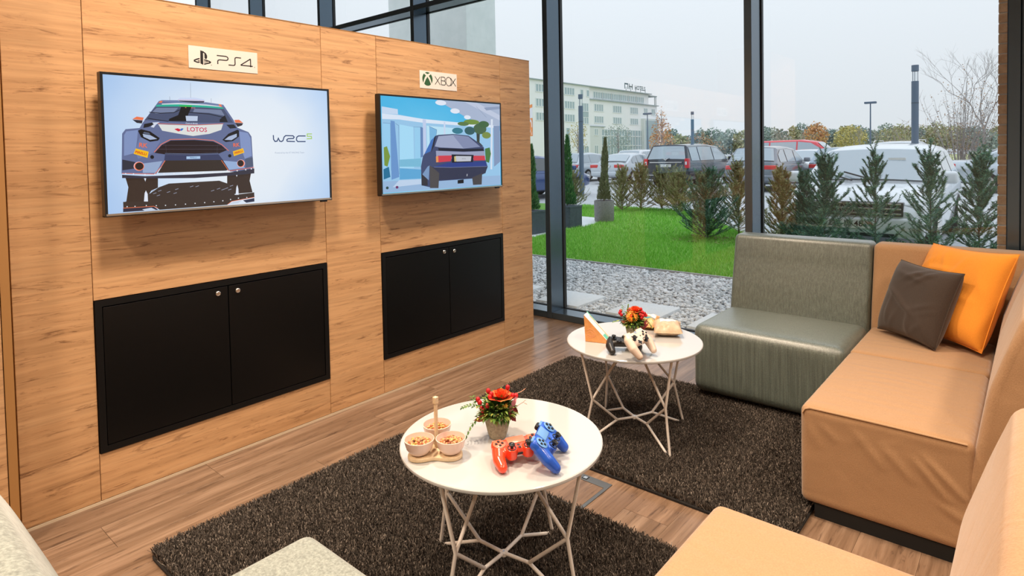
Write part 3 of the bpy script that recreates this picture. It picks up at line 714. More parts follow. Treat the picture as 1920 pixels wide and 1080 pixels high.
# ================================================================== PAPER SIGNS
FR = lambda a, c: Vector((.0022, a/1000, c/1000))
def disc_poly(b, fn, cx_, cz_, rx, rz, a0, a1, n=16, extra=()):
    pts = [(cx_+rx*math.cos(math.radians(a0+(a1-a0)*i/n)), cz_+rz*math.sin(math.radians(a0+(a1-a0)*i/n))) for i in range(n+1)]+list(extra)
    from mathutils.geometry import tessellate_polygon
    b.add([fn(*p) for p in pts], [tuple(t) for t in tessellate_polygon([[Vector((p[0], p[1], 0)) for p in pts]])])
def fpoly(b, fn, pts, mi=0):
    from mathutils.geometry import tessellate_polygon
    b.add([fn(*p) for p in pts], [tuple(t) for t in tessellate_polygon([[Vector((p[0], p[1], 0)) for p in pts]])], mi)
s1 = thing('paper_sign', 'paper sign reading PS4 taped above the rally game screen', 'sign', (0, 1.34, 1.872))
obj('sheet', B().box((.0006, -.161, -.0505), (.002, .161, .0505)), MAT['paper'], s1)
b = B()
fpoly(b, FR, [(-109, 33), (-96, 30), (-84, 22), (-79, 12), (-79, 2), (-83, -5), (-88, -4), (-91, -1), (-91, 20), (-95.5, 22.5), (-97, 21), (-97.5, -33), (-110, -27)])
stroke(b, [(-113, -5), (-124, -9), (-136, -15), (-136, -19), (-124, -23), (-113, -21.5)], 6, FR)
stroke(b, [(-113, -13), (-121, -15.5), (-113, -16.5)], 3, FR)
stroke(b, [(-94, -9.5), (-84, -10), (-70, -14), (-65, -17), (-68, -20.5), (-82, -25), (-94, -29)], 6, FR)
stroke(b, [(-94, -19), (-84, -17), (-78, -16)], 3.5, FR)
stroke(b, [(-35, 17.3), (8, 17.3), (15, 14), (17.5, 8), (15, 1.5), (8, -1.5), (-22, -1.8), (-29, -4), (-31.3, -9), (-31.3, -22.5)], 5.2, FR)
stroke(b, [(80, 17.2), (58, 17.2), (52, 15), (50.2, 10), (50.2, -14), (48, -19.5), (42, -21.5), (18.5, -21.5)], 5.2, FR)
stroke(b, [(137, -17), (80, -17), (79, -15), (125, 16.5), (126.3, 15), (126.3, -22)], 5.2, FR)
for q in ((-61, -30), (146, -21)):
    disc_poly(b, FR, q[0], q[1], 2, 2, 0, 340, 8)
obj('lettering', b, MAT['ink'], s1)
s2 = thing('paper_sign', 'paper sign with a green ball emblem reading XBOX above the right screen', 'sign', (0, 2.704, 1.881))
obj('sheet', B().box((.0006, -.160, -.055), (.002, .160, .055)), MAT['paper'], s2)
b = B()
cx_, cz_, rr = -96, 5, 43
E_ = lambda t: (cx_+rr*math.cos(math.radians(t)), cz_+rr*math.sin(math.radians(t)))
fpoly(b, FR, [E_(t) for t in (62, 75, 90, 105, 118)]+[(cx_-8, cz_+33), (cx_, cz_+30), (cx_+8, cz_+33)])
fpoly(b, FR, [E_(t) for t in (132, 150, 170, 190, 208, 218)]+[(cx_-29, cz_-8), (cx_-22, cz_+8), (cx_-12, cz_+20)])
fpoly(b, FR, [(cx_+12, cz_+20), (cx_+22, cz_+8), (cx_+29, cz_-8)]+[E_(t) for t in (-38, -28, -10, 10, 30, 48)])
fpoly(b, FR, [(cx_, cz_+13), (cx_-14, cz_-4), (cx_-26, cz_-26)]+[E_(t) for t in (230, 245, 260, 280, 295, 310)]+[(cx_+26, cz_-26), (cx_+14, cz_-4)])
obj('emblem', b, MAT['green_ink'], s2)
b = B()
for x0, x1 in ((-33, 12), (104, 150)):
    stroke(b, [(x0, 27), (x1, -25)], 5, FR); stroke(b, [(x0, -25), (x1, 27)], 5, FR)
stroke(b, [(18, 3), (48, 3), (54, 8), (56, 15), (54, 22), (48, 27), (21, 27), (21, -23), (50, -23), (57, -18), (59, -10), (56, -2), (48, 3)], 5, FR)
stroke(b, [(86+24*math.cos(t*2*PI/24), 2+28*math.sin(t*2*PI/24)) for t in range(25)], 5, FR)
obj('lettering', b, MAT['grey_ink'], s2)

# ================================================================== RUGS
def rug(x0, y0, x1, y1, label, n, group=None):
    cx_, cyy = (x0+x1)/2, (y0+y1)/2
    r = thing('shag_rug', label, 'rug', (cx_, cyy, 0))
    hx, hy = (x1-x0)/2, (y1-y0)/2
    rc = .05
    poly = []
    for sx, sy, a0 in ((1, 1, 0), (-1, 1, 90), (-1, -1, 180), (1, -1, 270)):
        for i in range(5):
            t = math.radians(a0+i*22.5)
            poly.append((sx*(hx-rc)+rc*math.cos(t), sy*(hy-rc)+rc*math.sin(t)))
    obj('backing', B().prism(poly, 2, .0005, .011, r=.002, seg=1), MAT['rug_base'], r)
    P = np.stack([RNG.uniform(-hx+.006, hx-.006, n), RNG.uniform(-hy+.006, hy-.006, n)], 1)
    ax = np.maximum(np.abs(P[:, 0])-(hx-rc), 0); ay = np.maximum(np.abs(P[:, 1])-(hy-rc), 0)
    P = P[(ax**2+ay**2) < (rc-.004)**2]
    n = len(P)
    ang = RNG.uniform(0, 2*PI, n); lean = RNG.normal(0, .0075, (n, 2)); h = RNG.uniform(.017, .026, n)
    w = RNG.uniform(.0013, .0022, n)
    dx, dy = np.cos(ang)*w, np.sin(ang)*w
    z0 = np.full(n, .010)
    V = np.empty((n, 4, 3))
    V[:, 0] = np.stack([P[:, 0]-dx, P[:, 1]-dy, z0], 1)
    V[:, 1] = np.stack([P[:, 0]+dx, P[:, 1]+dy, z0], 1)
    V[:, 2] = np.stack([P[:, 0]+dx*.8+lean[:, 0], P[:, 1]+dy*.8+lean[:, 1], z0+h], 1)
    V[:, 3] = np.stack([P[:, 0]-dx*.8+lean[:, 0], P[:, 1]-dy*.8+lean[:, 1], z0+h], 1)
    Fc = np.arange(n*4).reshape(n, 4)
    o = obj('pile', np_mesh('pile', V.reshape(-1, 3), Fc, MAT['pile']), parent=r)
    o['kind'] = 'stuff'
rug(.515, .772, 2.262, 1.945, 'dark brown-grey shag rug under the table with the blue and red controllers', 210000)
rug(.505, 2.243, 2.262, 3.405, 'dark grey shag rug under the table nearer the window', 190000)

# floor outlet box between the rugs
ob = thing('floor_outlet_box', 'steel floor outlet box with plank inlay in the gap between the rugs', 'outlet box', (1.44, 2.075, 0))
b = B()
for a in ((-.12, -.12, .12, -.105), (-.12, .105-.028, .12, .12), (-.12, -.105, -.105, .078), (.105, -.105, .12, .078)):
    b.rbox((a[0], a[1], .0002), (a[2], a[3], .004), .001, 1)
obj('frame', b, plain('outlet_steel', (.16, .18, .20, 1), .4, .6), ob)
obj('lid', B().box((-.103, -.103, .0002), (.103, .076, .002)), MAT['plank'], ob)
obj('latch', B().box((-.012, .085, .0035), (.014, .11, .0052)), MAT['black'], ob)
obj('latch_plate', B().box((-.008, .089, .0053), (.010, .106, .006)), MAT['chrome'], ob)

# ================================================================== SOFA MODULES
def seam(pts, parent, mat, r=.0035):
    return obj('piping', B().tube(pts, r, 6), mat, parent, smooth=60)
def sofa(name, label, mat, seat, backs, plinth, cat='sofa', rr=.03, pipe=None, creases=(), cuts=9):
    x0, y0, x1, y1, zt = seat
    c = ((x0+x1)/2, (y0+y1)/2, 0)
    r = thing(name, label, cat, c)
    L = lambda p: (p[0]-c[0], p[1]-c[1], p[2])
    so = obj('seat', soft_block((x0-c[0], y0-c[1], .05), (x1-c[0], y1-c[1], zt), rr, creases=[(k[0], (k[1][0]-c[0], k[1][1]-(c[1] if k[0] == 2 else 0)), (k[2][0]-c[0], k[2][1]-(c[1] if k[0] == 2 else 0)), k[3], k[4]) for k in creases], cuts=cuts), mat, r, smooth=60)
    if pipe:
        for pp in pipe:
            seam([L(q) for q in pp], so, MAT['beige_seam'])
    for axis, poly, a, bb in backs:
        if axis == 0: pl_ = [(q[0]-c[1], q[1]) for q in poly]; a2, b2 = a-c[0], bb-c[0]
        else: pl_ = [(q[0]-c[0], q[1]) for q in poly]; a2, b2 = a-c[1], bb-c[1]
        obj('backrest', B().prism(pl_, axis, a2, b2, r=.028, seg=4), mat, r, smooth=60)
    px0, py0, px1, py1 = plinth
    obj('plinth', B().box((px0-c[0], py0-c[1], 0), (px1-c[0], py1-c[1], .052)), MAT['black_matte'], r)
    return r
def soft_block(lo, hi, r, crown=.010, creases=(), cuts=9):
    b = B().rbox(lo, hi, r, 5)
    # gently crowned upholstery on top: subdivide and lift
    bm = bmesh.new()
    vs = [bm.verts.new(p) for p in b.v]
    for f in b.f: bm.faces.new([vs[i] for i in f])
    big = [e for e in bm.edges if e.calc_length() > .2]
    bmesh.ops.subdivide_edges(bm, edges=big, cuts=cuts, use_grid_fill=True)
    cx_, cyy = (lo[0]+hi[0])/2, (lo[1]+hi[1])/2
    hx, hy = (hi[0]-lo[0])/2, (hi[1]-lo[1])/2
    for p in bm.verts:
        u, w = (p.co.x-cx_)/hx, (p.co.y-cyy)/hy
        k = max(0, 1-u*u)*max(0, 1-w*w)
        top = p.co.z > hi[2]-.002
        if top: p.co.z += crown*k
        for ax, a, c, wid, amp in creases:            # soft folds in the cover: along a line on the top (2) or front side (1)
            if (ax == 2) != top or (ax == 1 and p.co.y > lo[1]+.004): continue
            q = Vector((p.co.x, p.co.y if ax == 2 else p.co.z)); a = Vector(a); c = Vector(c)
            d = (c-a); t = max(0, min(1, (q-a).dot(d)/d.length_squared)); e = (q-a-d*t).length
            g = amp*math.exp(-(e/wid)**2)*math.sin(PI*min(1, max(.02, t)))**.5
            if ax == 2: p.co.z += g
            else: p.co.y -= g
    out = B(); out.bm(bm)
    return out
YB = [(3.80, .30), (3.822, .43), (3.845, .56), (3.885, .72), (3.915, .868), (4.06, .868), (4.06, .05), (3.80, .05)]
sofa('sofa_module', 'sage green armless sofa module beside the round table, back to the window', MAT['green'],
     (1.437, 3.262, 2.213, 3.815, .43), [(0, YB, 1.437, 2.213)], (1.46, 3.415, 2.19, 4.03), rr=.05)
CRB = [(1, (2.40, .385), (2.51, .255), .016, .0035), (1, (2.50, .345), (2.60, .235), .014, .004), (1, (2.60, .325), (2.70, .205), .012, .0075), (1, (2.625, .345), (2.745, .225), .011, .007),
       (1, (2.30, .37), (2.36, .31), .015, .003), (1, (2.24, .38), (2.30, .27), .018, .003), (1, (2.66, .20), (2.75, .15), .014, .004)]
CRB += [(2, (2.30+.02*math.sin(i*2.1), 2.62+i*.062), (2.62+.05*math.sin(i*1.3), 2.60+i*.062), .013, .0032) for i in range(8)]
XB = [(2.745, .30), (2.768, .43), (2.795, .60), (2.842, .75), (2.884, .868), (3.03, .868), (3.03, .05), (2.745, .05)]
sofa('sofa_module', 'tan sofa module with creased side face, between corner module and foreground', MAT['beige'],
     (2.226, 2.472, 2.765, 3.287, .425), [(1, XB, 2.472, 3.287)], (2.275, 2.485, 2.98, 3.27), rr=.028, creases=CRB, cuts=44,
     pipe=[[(2.236, 2.4725, .395), (2.245, 2.4735, .412), (2.262, 2.475, .4185), (2.50, 2.475, .4205), (2.745, 2.475, .418)]])
YBc = [(q[0], q[1]-.002) for q in YB]
sofa('corner_sofa_module', 'tan corner sofa module holding the orange and brown cushions', MAT['beige'],
     (2.226, 3.292, 2.765, 3.815, .425), [(0, YBc, 2.218, 3.03), (1, [(q[0], q[1]-.004) for q in XB], 3.292, 3.80)], (2.275, 3.42, 2.98, 4.03), rr=.022)
sofa('sofa_module', 'tan sofa module in the right foreground, cut by the picture edge', MAT['beige'],
     (2.238, .82, 2.765, 1.638, .43), [(1, XB, .82, 1.638)], (2.275, .86, 2.98, 1.60), rr=.030)
YE_ = [(.36, .30), (.345, .43), (.30, .62), (.235, .78), (.19, .868), (.05, .868), (.05, .05), (.36, .05)]
sofa('sofa_module', 'pale sage sofa module in the left foreground with its back to the camera', MAT['pale'],
     (1.463, .345, 2.235, .850, .43), [(0, YE_, 1.463, 2.235)], (1.49, .08, 2.20, .765), rr=.035)

# ------------------------------------------------------------------ cushions
def cushion(name, label, mat, s, thick, pos, yaw, pitch, roll, seed):
    rnd = random.Random(seed)
    n = 44
    b = B()
    fold = [(rnd.uniform(-1, 1), rnd.uniform(-1, 1), rnd.uniform(0, PI), rnd.uniform(.004, .010)) for _ in range(13)]
    def P(i, j, side):
        u, w = 2*i/n-1, 2*j/n-1
        pin = 1-.07*((1-u*u)*(abs(w)**3)) , 1-.07*((1-w*w)*(abs(u)**3))
        x = u*s/2*pin[1]; z = w*s/2*pin[0]
        if w < 0: x *= 1-.04*w*w
        t = thick/2*((1-u**4)*(1-w**4))**.55
        for fx, fz, a, amp in fold:
            d = (u-fx)*math.cos(a)+(w-fz)*math.sin(a)
            along = -(u-fx)*math.sin(a)+(w-fz)*math.cos(a)
            t += amp*math.exp(-(d/.065)**2)*math.exp(-(along/.42)**2)*(1-u*u)*(1-w*w)*1.6
        return (x, side*(t+.0015), z)
    for side in (-1, 1):
        v = [P(i, j, side) for j in range(n+1) for i in range(n+1)]
        f = []
        for j in range(n):
            for i in range(n):
                a = j*(n+1)+i
                q = (a, a+1, a+n+2, a+n+1)
                f.append(q if side < 0 else q[::-1])
        b.add(v, f)
    me = b.mesh(name, mat)
    bm = bmesh.new(); bm.from_mesh(me)
    bmesh.ops.remove_doubles(bm, verts=bm.verts, dist=.0032)
    bm.to_mesh(me); bm.free()
    smooth_by_angle(me, 65)
    r = thing(name, label, 'cushion', pos)
    r.rotation_mode = 'QUATERNION'
    r.rotation_quaternion = (Matrix.Rotation(yaw, 3, 'Z') @ Matrix.Rotation(pitch, 3, 'X') @ Matrix.Rotation(roll, 3, 'Y')).to_quaternion()
    cv = obj('cover', me, parent=r)
    e = s/2
    pts = []
    for (ax, az), (bx, bz) in (((-e, -e), (e, -e)), ((e, -e), (e, e)), ((e, e), (-e, e)), ((-e, e), (-e, -e))):
        for k in range(10):
            t = k/10
            u, w = (ax+(bx-ax)*t)/e, (az+(bz-az)*t)/e
            px = u*e*(1-.07*((1-w*w)*(abs(u)**3))); pz = w*e*(1-.07*((1-u*u)*(abs(w)**3)))
            if w < 0: px *= 1-.04*w*w
            pts.append((px, 0, pz))
    obj('edge_seam', B().tube(pts+[pts[0]], .0028, 5), mat, r, smooth=60)
    return r
cushion('cushion', 'small dark brown square cushion leaning on the orange one', MAT['brown_f'], .385, .14, (2.462, 3.640, .622), -.715, -.384, .012, 3)
cushion('cushion', 'large orange square cushion in the sofa corner behind the brown one', MAT['orange_f'], .486, .16, (2.612, 3.728, .668), -.746, -.419, -.035, 8)

# ================================================================== TABLES
def table(cx_, cyy, th, label):
    r = thing('coffee_table', label, 'table', (cx_, cyy, 0), (0, 0, th))
    R = .3287
    top = B().lathe([(0.0, .467), (R-.004, .467), (R-.001, .469), (R, .473), (R-.001, .4775), (R-.004, .4795), (0, .48)], 96, closed=True)
    obj('tabletop', top, MAT['table_white'], r, smooth=30)
    def P(rad, da, z, i):
        a = i*PI/2+da
        return Vector((rad*math.cos(a), rad*math.sin(a), z))
    wr = .0061
    for i in range(4):
        F, Pn, Q = P(.289, 0, .012, i), P(.101, .022, .098, i), P(.242, .046, .224, i)
        T, S = P(.297, .025, .464, i), P(.036, -.179, .464, i)
        obj('leg', B().tube([F-Vector((0, 0, .001)), Q, T, T+Vector((0, 0, .003))], wr, 8), MAT['wire_white'], r, smooth=60)
        obj('brace', B().tube([Q, S], wr, 8), MAT['wire_white'], r, smooth=60)
        obj('stretcher', B().tube([F, Pn, Vector((0, 0, .093))], wr, 8), MAT['wire_white'], r, smooth=60)
        obj('strut', B().tube([Pn, Q], wr, 8), MAT['wire_white'], r, smooth=60)
        obj('pad', B().cyl((T.x*.985, T.y*.985, .461), .008, .006, 10), MAT['black'], r)
    obj('hub', B().cyl((0, 0, .086), .013, .012, 16), MAT['wire_white'], r)
    obj('hub_screw', B().cyl((0, 0, .098), .004, .0015, 10), MAT['chrome'], r)
T1 = (1.5865, 1.4735); T2 = (1.4055, 2.6635); TZ = .48
table(T1[0], T1[1], .056, 'round white wire-legged table in front, with snack bowls on it')
table(T2[0], T2[1], -.49, 'round white wire-legged table near the window, with the sandwich box on it')

# ================================================================== ON THE TABLES
bowl_m = M('snack_bowl').set(base=(.72, .53, .45, 1), rough=.25, coat=.3).m
ash = speck('ash_wood', (.62, .46, .28), (.74, .58, .38), 40, .5)
st = thing('snack_stand', 'ash wood stand with upright handle carrying three snack bowls', 'stand', (1.478, 1.282, TZ))
C3 = [(1.482-1.478, 1.214-1.282), (1.553-1.478, 1.279-1.282), (1.447-1.478, 1.320-1.282)]
poly = []
cxm = (sum(c[0] for c in C3)/3, sum(c[1] for c in C3)/3)
for i in range(60):
    t = 2*PI*i/60
    d = Vector((math.cos(t), math.sin(t)))
    best = 0
    for c in C3:
        v = Vector(c)-Vector(cxm)
        pr = v.dot(d); perp2 = v.length_squared-pr*pr
        if perp2 < .041**2: best = max(best, pr+math.sqrt(.041**2-perp2))

    poly.append((cxm[0]+d.x*max(best, .047), cxm[1]+d.y*max(best, .047)))
rr_ = [Vector((q[0]-cxm[0], q[1]-cxm[1])).length for q in poly]
rr_ = [sum(rr_[(i+k) % 60] for k in range(-4, 5))/9 for i in range(60)]
poly = [(cxm[0]+rr_[i]*math.cos(2*PI*i/60), cxm[1]+rr_[i]*math.sin(2*PI*i/60)) for i in range(60)]
obj('tray', B().prism(poly, 2, .0005, .0125, r=.002, seg=2), ash, st, smooth=50)
hx, hy = cxm[0]-.002, cxm[1]+.004
hb = B().rbox((hx-.0045, hy-.0045, .0125), (hx+.0045, hy+.0045, .168), .0012, 2)
hd = obj('handle', hb, ash, st)
obj('knob', B().rbox((hx-.007, hy-.007, .150), (hx+.007, hy+.007, .172), .002, 2), ash, hd)
snack = islands('snack_mix', [(0, (.50, .13, .07)), (.35, (.66, .24, .13)), (.6, (.68, .36, .17)), (.78, (.50, .42, .10)), (.92, (.30, .13, .06)), (1, (.06, .03, .02))], .5)
def snack_bowl(c, label, slabel, seed):
    r = thing('snack_bowl', label, 'bowl', (1.478+c[0], 1.282+c[1], TZ+.0130), group='snack bowls on the stand')
    prof = [(0, .0), (.020, 0), (.030, .006), (.040, .020), (.0455, .042), (.0462, .046), (.0440, .0465), (.0425, .042), (.037, .022), (.028, .011), (0, .008)]
    obj('bowl', B().lathe(prof, 36, closed=True), bowl_m, r, smooth=45)
    rnd = random.Random(seed)
    b = B()
    for i in range(120):
        a = rnd.uniform(0, 2*PI); q = .036*math.sqrt(rnd.random())
        h = .030+.010*(1-(q/.036)**2)+rnd.uniform(-.003, .004)
        m = Matrix.Rotation(rnd.uniform(0, 6), 4, 'Z') @ Matrix.Rotation(rnd.uniform(-.9, .9), 4, 'X')
        b.ball((q*math.cos(a), q*math.sin(a), h), .0046, 6, 4, sc=(rnd.uniform(.7, 1.6), rnd.uniform(.6, 1.0), rnd.uniform(.5, .9)), mat=m)
    b.lathe([(0, .026), (.036, .026), (.0365, .030), (0, .033)], 20, closed=True)
    o = obj('snack_mix', b, snack, loc=(1.478+c[0], 1.282+c[1], TZ+.0130), smooth=70)
    tag(o, slabel, 'snack', kind='stuff')
snack_bowl(C3[0], 'pink-white snack bowl at the left front of the stand', 'salted snack mix in the left front bowl', 1)
snack_bowl(C3[1], 'pink-white snack bowl at the right front of the stand', 'snack mix with pale green bits in the right front bowl', 2)
snack_bowl(C3[2], 'pink-white snack bowl at the back of the stand behind the handle', 'star-shaped snack mix heaped in the rear bowl', 3)

# ------------------------------------------------------------------ flower pots
pot_m = speck('stone_pot', (.22, .175, .115), (.42, .35, .245), 90, .85)
leafm = islands('bouquet_leaf', [(0, (.022, .060, .012)), (.4, (.075, .16, .026)), (.75, (.18, .28, .045)), (1, (.42, .44, .10))], .5)
petal_red = islands('rose_petal', [(0, (.62, .040, .018)), (.6, (.85, .11, .03)), (1, (.90, .22, .07))], .5)
petal_or = islands('gerbera_petal', [(0, (.85, .16, .012)), (.5, (.93, .30, .02)), (1, (.95, .44, .05))], .5)
berry = islands('red_berry', [(0, (.34, .008, .012)), (1, (.68, .025, .03))], .28)
yellow = islands('yellow_bloom', [(0, (.62, .33, .03)), (1, (.80, .52, .10))], .6)
maroon = plain('maroon_leaf', (.22, .018, .022, 1), .4)
pinkl = plain('pink_leaf', (.62, .22, .26, 1), .35)
russet = plain('russet_leaf', (.30, .085, .035, 1), .5)
twig_m = plain('pale_twig', (.62, .34, .22, 1), .6)
def leaf(b, base, d, length, width, up=Vector((0, 0, 1)), curl=.15):
    d = Vector(d).normalized()
    s = d.cross(up)
    s = s.normalized() if s.length > .05 else d.orthogonal().normalized()
    nrm = s.cross(d)
    base = Vector(base)
    m1 = base+d*length*.35; m2 = base+d*length*.72-nrm*curl*length*.3
    tip = base+d*length-nrm*curl*length
    w = width/2
    fold = nrm*w*.35
    b.add([base, m1+s*w+fold, m2+s*w*.75+fold, tip, m2-s*w*.75+fold, m1-s*w+fold, m1, m2],
          [(0, 6, 1), (1, 6, 7, 2), (2, 7, 3), (0, 5, 6), (5, 4, 7, 6), (4, 3, 7)])
def sprig(b, pts, nleaf, ll, lw):
    b.tube(pts, .0007, 4)
    P = [Vector(p) for p in pts]
    for i in range(nleaf):
        t = (i+.6)/nleaf*(len(P)-1)
        k = min(int(t), len(P)-2)
        p = P[k].lerp(P[k+1], t-k); d = (P[k+1]-P[k]).normalized()
        sd = d.cross(Vector((0, 0, 1))).normalized()
        for sg in (-1, 1):
            leaf(b, p, d*.55+sd*sg+Vector((0, 0, .12)), ll*(1-.35*i/nleaf), lw)
def rose(b, c, r, axis, rnd):
    ax = Vector(axis).normalized(); u = ax.orthogonal().normalized(); v = ax.cross(u)
    c = Vector(c)
    for ring, (n, rr, h, flare) in enumerate(((3, .16, .78, 0), (4, .34, .74, .04), (5, .55, .64, .12), (6, .78, .46, .26), (7, .95, .22, .42))):
        for i in range(n):
            a0 = 2*PI*i/n+ring*.8+rnd.uniform(-.15, .15)
            half = PI/n*1.35
            vs = []
            for t in (0, .4, .75, 1.0):
                for q in (-1, -.5, 0, .5, 1):
                    a = a0+half*q*(1-.25*(t == 1.0))
                    out = u*math.cos(a)+v*math.sin(a)
                    rad = r*(rr*(.35+.65*min(1, t*1.6))+flare*t**3)
                    z = r*(-.35+(h+.35)*t-.10*t*q*q-flare*.35*t**4)
                    vs.append(c+out*rad+ax*z)
            b.add(vs, [(k*5+m, k*5+m+1, k*5+m+6, k*5+m+5) for k in range(3) for m in range(4)])
def gerbera(bp, bc, c, r, axis):
    ax = Vector(axis).normalized(); u = ax.orthogonal().normalized(); v = ax.cross(u)
    c = Vector(c)
    for ring, (n, rr, lift) in enumerate(((22, 1.0, .10), (20, .82, .26), (16, .55, .34))):
        for i in range(n):
            a = 2*PI*(i+.5*ring)/n
            out = u*math.cos(a)+v*math.sin(a); sd = ax.cross(out); w = r*.11
            p0 = c+out*r*.15; p1 = c+out*r*rr*.65+ax*r*lift; p2 = c+out*r*rr+ax*r*lift*.8
            bp.add([p0-sd*w*.4, p0+sd*w*.4, p1+sd*w, p2, p1-sd*w], [(0, 1, 2, 4), (4, 2, 3)])
    q = Matrix(((u.x, v.x, ax.x), (u.y, v.y, ax.y), (u.z, v.z, ax.z)))
    bc.ball(c+ax*r*.18, r*.26, 12, 6, sc=(1, 1, .5), mat=q)
def arrangement(name, label, base, right, variant):
    r = thing(name, label, 'flowers', (base[0], base[1], TZ))
    rnd = random.Random(40+variant)
    prof = [(0, .0005), (.024, .0005), (.027, .002), (.0335, .022), (.0395, .048), (.0425, .064), (.0435, .074), (.0425, .0765), (.0395, .0755), (.038, .070), (0, .066)]
    obj('pot', B().lathe(prof, 40, closed=True), pot_m, r, smooth=45)
    rt = Vector((right[0], right[1], 0)).normalized(); fw = Vector((rt.y, -rt.x, 0))   # fw: towards the viewer
    P = lambda lat, z, f=0: rt*lat+fw*f+Vector((0, 0, z))
    b = B()
    for i in range(620):
        a = rnd.uniform(0, 2*PI); el = rnd.uniform(-.35, 1.2)
        d = Vector((math.cos(a)*math.cos(el), math.sin(a)*math.cos(el), math.sin(el)))
        p = Vector((0, 0, .075))+Vector((d.x*.042, d.y*.042, .004+.046*max(0, d.z)))*rnd.uniform(.35, 1.15)
        leaf(b, p, d+Vector((0, 0, .25)), rnd.uniform(.018, .033), rnd.uniform(.007, .013), curl=rnd.uniform(0, .5))
    for i in range(26):
        a = rnd.uniform(0, 2*PI); d = Vector((math.cos(a), math.sin(a), 0))
        leaf(b, d*.036+Vector((0, 0, .076)), d+Vector((0, 0, rnd.uniform(-1.2, -.1))), rnd.uniform(.018, .03), .008, curl=.4)
    o = obj('foliage', b, leafm, r); o['kind'] = 'stuff'
    def dome(lat, z, f):
        return P(lat, z, f)
    bb = B()
    if variant == 0:
        sp = B()
        sprig(sp, [P(-.03, .085, .01), P(-.062, .105, .015), P(-.092, .112, .012), P(-.115, .104, .012)], 8, .022, .008)
        obj('sprig', sp, leafm, r)
        sp = B()
        sprig(sp, [P(-.035, .080, .02), P(-.062, .078, .03), P(-.084, .055, .035), P(-.102, .018, .036)], 8, .021, .007)
        obj('sprig', sp, leafm, r)
        sp = B()
        sprig(sp, [P(-.03, .08, .03), P(-.05, .105, .03), P(-.075, .125, .02), P(-.08, .14, .01)], 6, .018, .007)
        obj('sprig', sp, leafm, r)
        rb = B(); rose(rb, P(.012, .135, .004), .031, (0, 0, 1), rnd); obj('rose', rb, petal_red, r)
        for lat, z, f in ((-.028, .152, 0), (-.022, .138, .014), (-.062, .128, .008), (-.050, .104, .02), (-.031, .113, .024), (.036, .158, -.01), (.052, .137, .008), (-.056, .119, .012), (-.018, .145, .01), (-.046, .098, .022), (.062, .135, .004)):
            obj('berry', B().ball((0, 0, 0), .0078, 10, 8, sc=(1, 1, 1.25)), berry, r, P(lat, z, f), smooth=60)
        yb = B()
        for i in range(60):
            a = rnd.uniform(0, 2*PI); e2 = rnd.uniform(0, 1)
            d = (rt*math.cos(a)*e2+Vector((0, 0, 1))*math.sin(a)*e2+fw*.9).normalized()
            leaf(yb, P(.025, .117, .026), d, .015, .004)
        obj('chrysanthemum', yb, yellow, r)
        lb = B(); leaf(lb, P(.036, .080, .015), P(.028, .058, .004), .066, .016, up=Vector(fw)); obj('pink_leaf', lb, pinkl, r)
        lb = B(); leaf(lb, P(.040, .088, .018), P(.02, -.03, .01), .036, .020, up=Vector(fw)); leaf(lb, P(.05, .105, .01), P(.03, -.04, .01), .03, .014, up=Vector(fw)); obj('maroon_leaf', lb, maroon, r)
        lb = B(); leaf(lb, P(-.028, .085, .028), P(-.05, -.016, .01), .05, .022, up=Vector(fw)); obj('russet_leaf', lb, russet, r)
        tb = B(); tb.tube([P(.04, .12, 0), P(.066, .142, 0), P(.080, .147, 0), P(.094, .157, 0)], .0012, 5); obj('twig', B().tube([P(.05, .09, 0), P(.085, .112, 0), P(.098, .104, 0)], .0009, 5).tube([P(.085, .112, 0), P(.094, .119, 0)], .0008, 5), twig_m, r)
        obj('twig', tb, twig_m, r)
        obj('twig', B().tube([P(-.012, .105, .03), P(.002, .118, .03)], .0016, 5), twig_m, r)
    else:
        for pts in ([P(-.03, .09, .01), P(-.055, .13, .0), P(-.05, .16, -.01)], [P(-.03, .08, .01), P(-.07, .095, .01), P(-.10, .085, .01)], [P(-.02, .1, -.01), P(-.03, .14, -.01), P(-.026, .165, -.01)], [P(.03, .085, .01), P(.07, .09, .01), P(.085, .065, .01)]):
            sp = B(); sprig(sp, pts, 7, .022, .007); obj('sprig', sp, leafm, r)
        gp = B(); gc = B(); gerbera(gp, gc, P(-.009, .120, .028), .033, fw*.85+Vector((0, 0, .55)))
        obj('gerbera_petals', gp, petal_or, r); obj('gerbera_heart', gc, petal_red, r, smooth=60)
        rb = B(); rose(rb, P(.006, .140, -.008), .030, (0, 0, 1), rnd); obj('rose', rb, petal_red, r)
        for lat, z, f in ((.034, .150, 0), (.041, .138, .012), (.051, .132, .01), (.044, .122, .02), (.030, .128, .022), (-.068, .129, .005), (-.060, .122, .012), (-.064, .137, 0), (.058, .122, .008), (.036, .112, .026)):
            obj('berry', B().ball((0, 0, 0), .0082, 10, 8, sc=(1, 1, 1.1)), berry, r, P(lat, z, f), smooth=60)
        lb = B(); leaf(lb, P(.022, .048, .036), P(.040, .058, .004), .078, .016, up=Vector(fw)); leaf(lb, P(.030, .052, .036), P(.040, .040, .004), .060, .013, up=Vector(fw)); obj('maroon_leaf', lb, maroon, r)
        lb = B(); leaf(lb, P(-.02, .088, .03), P(-.045, .012, .012), .045, .02, up=Vector(fw)); obj('russet_leaf', lb, russet, r)
arrangement('flower_arrangement', 'stone pot of red and orange blooms on the front table, beside the blue controller', (1.577, 1.466), (.737, .675), 0)
arrangement('flower_arrangement', 'stone pot with an orange gerbera on the table near the window', (1.405, 2.668), (.87, .49), 1)

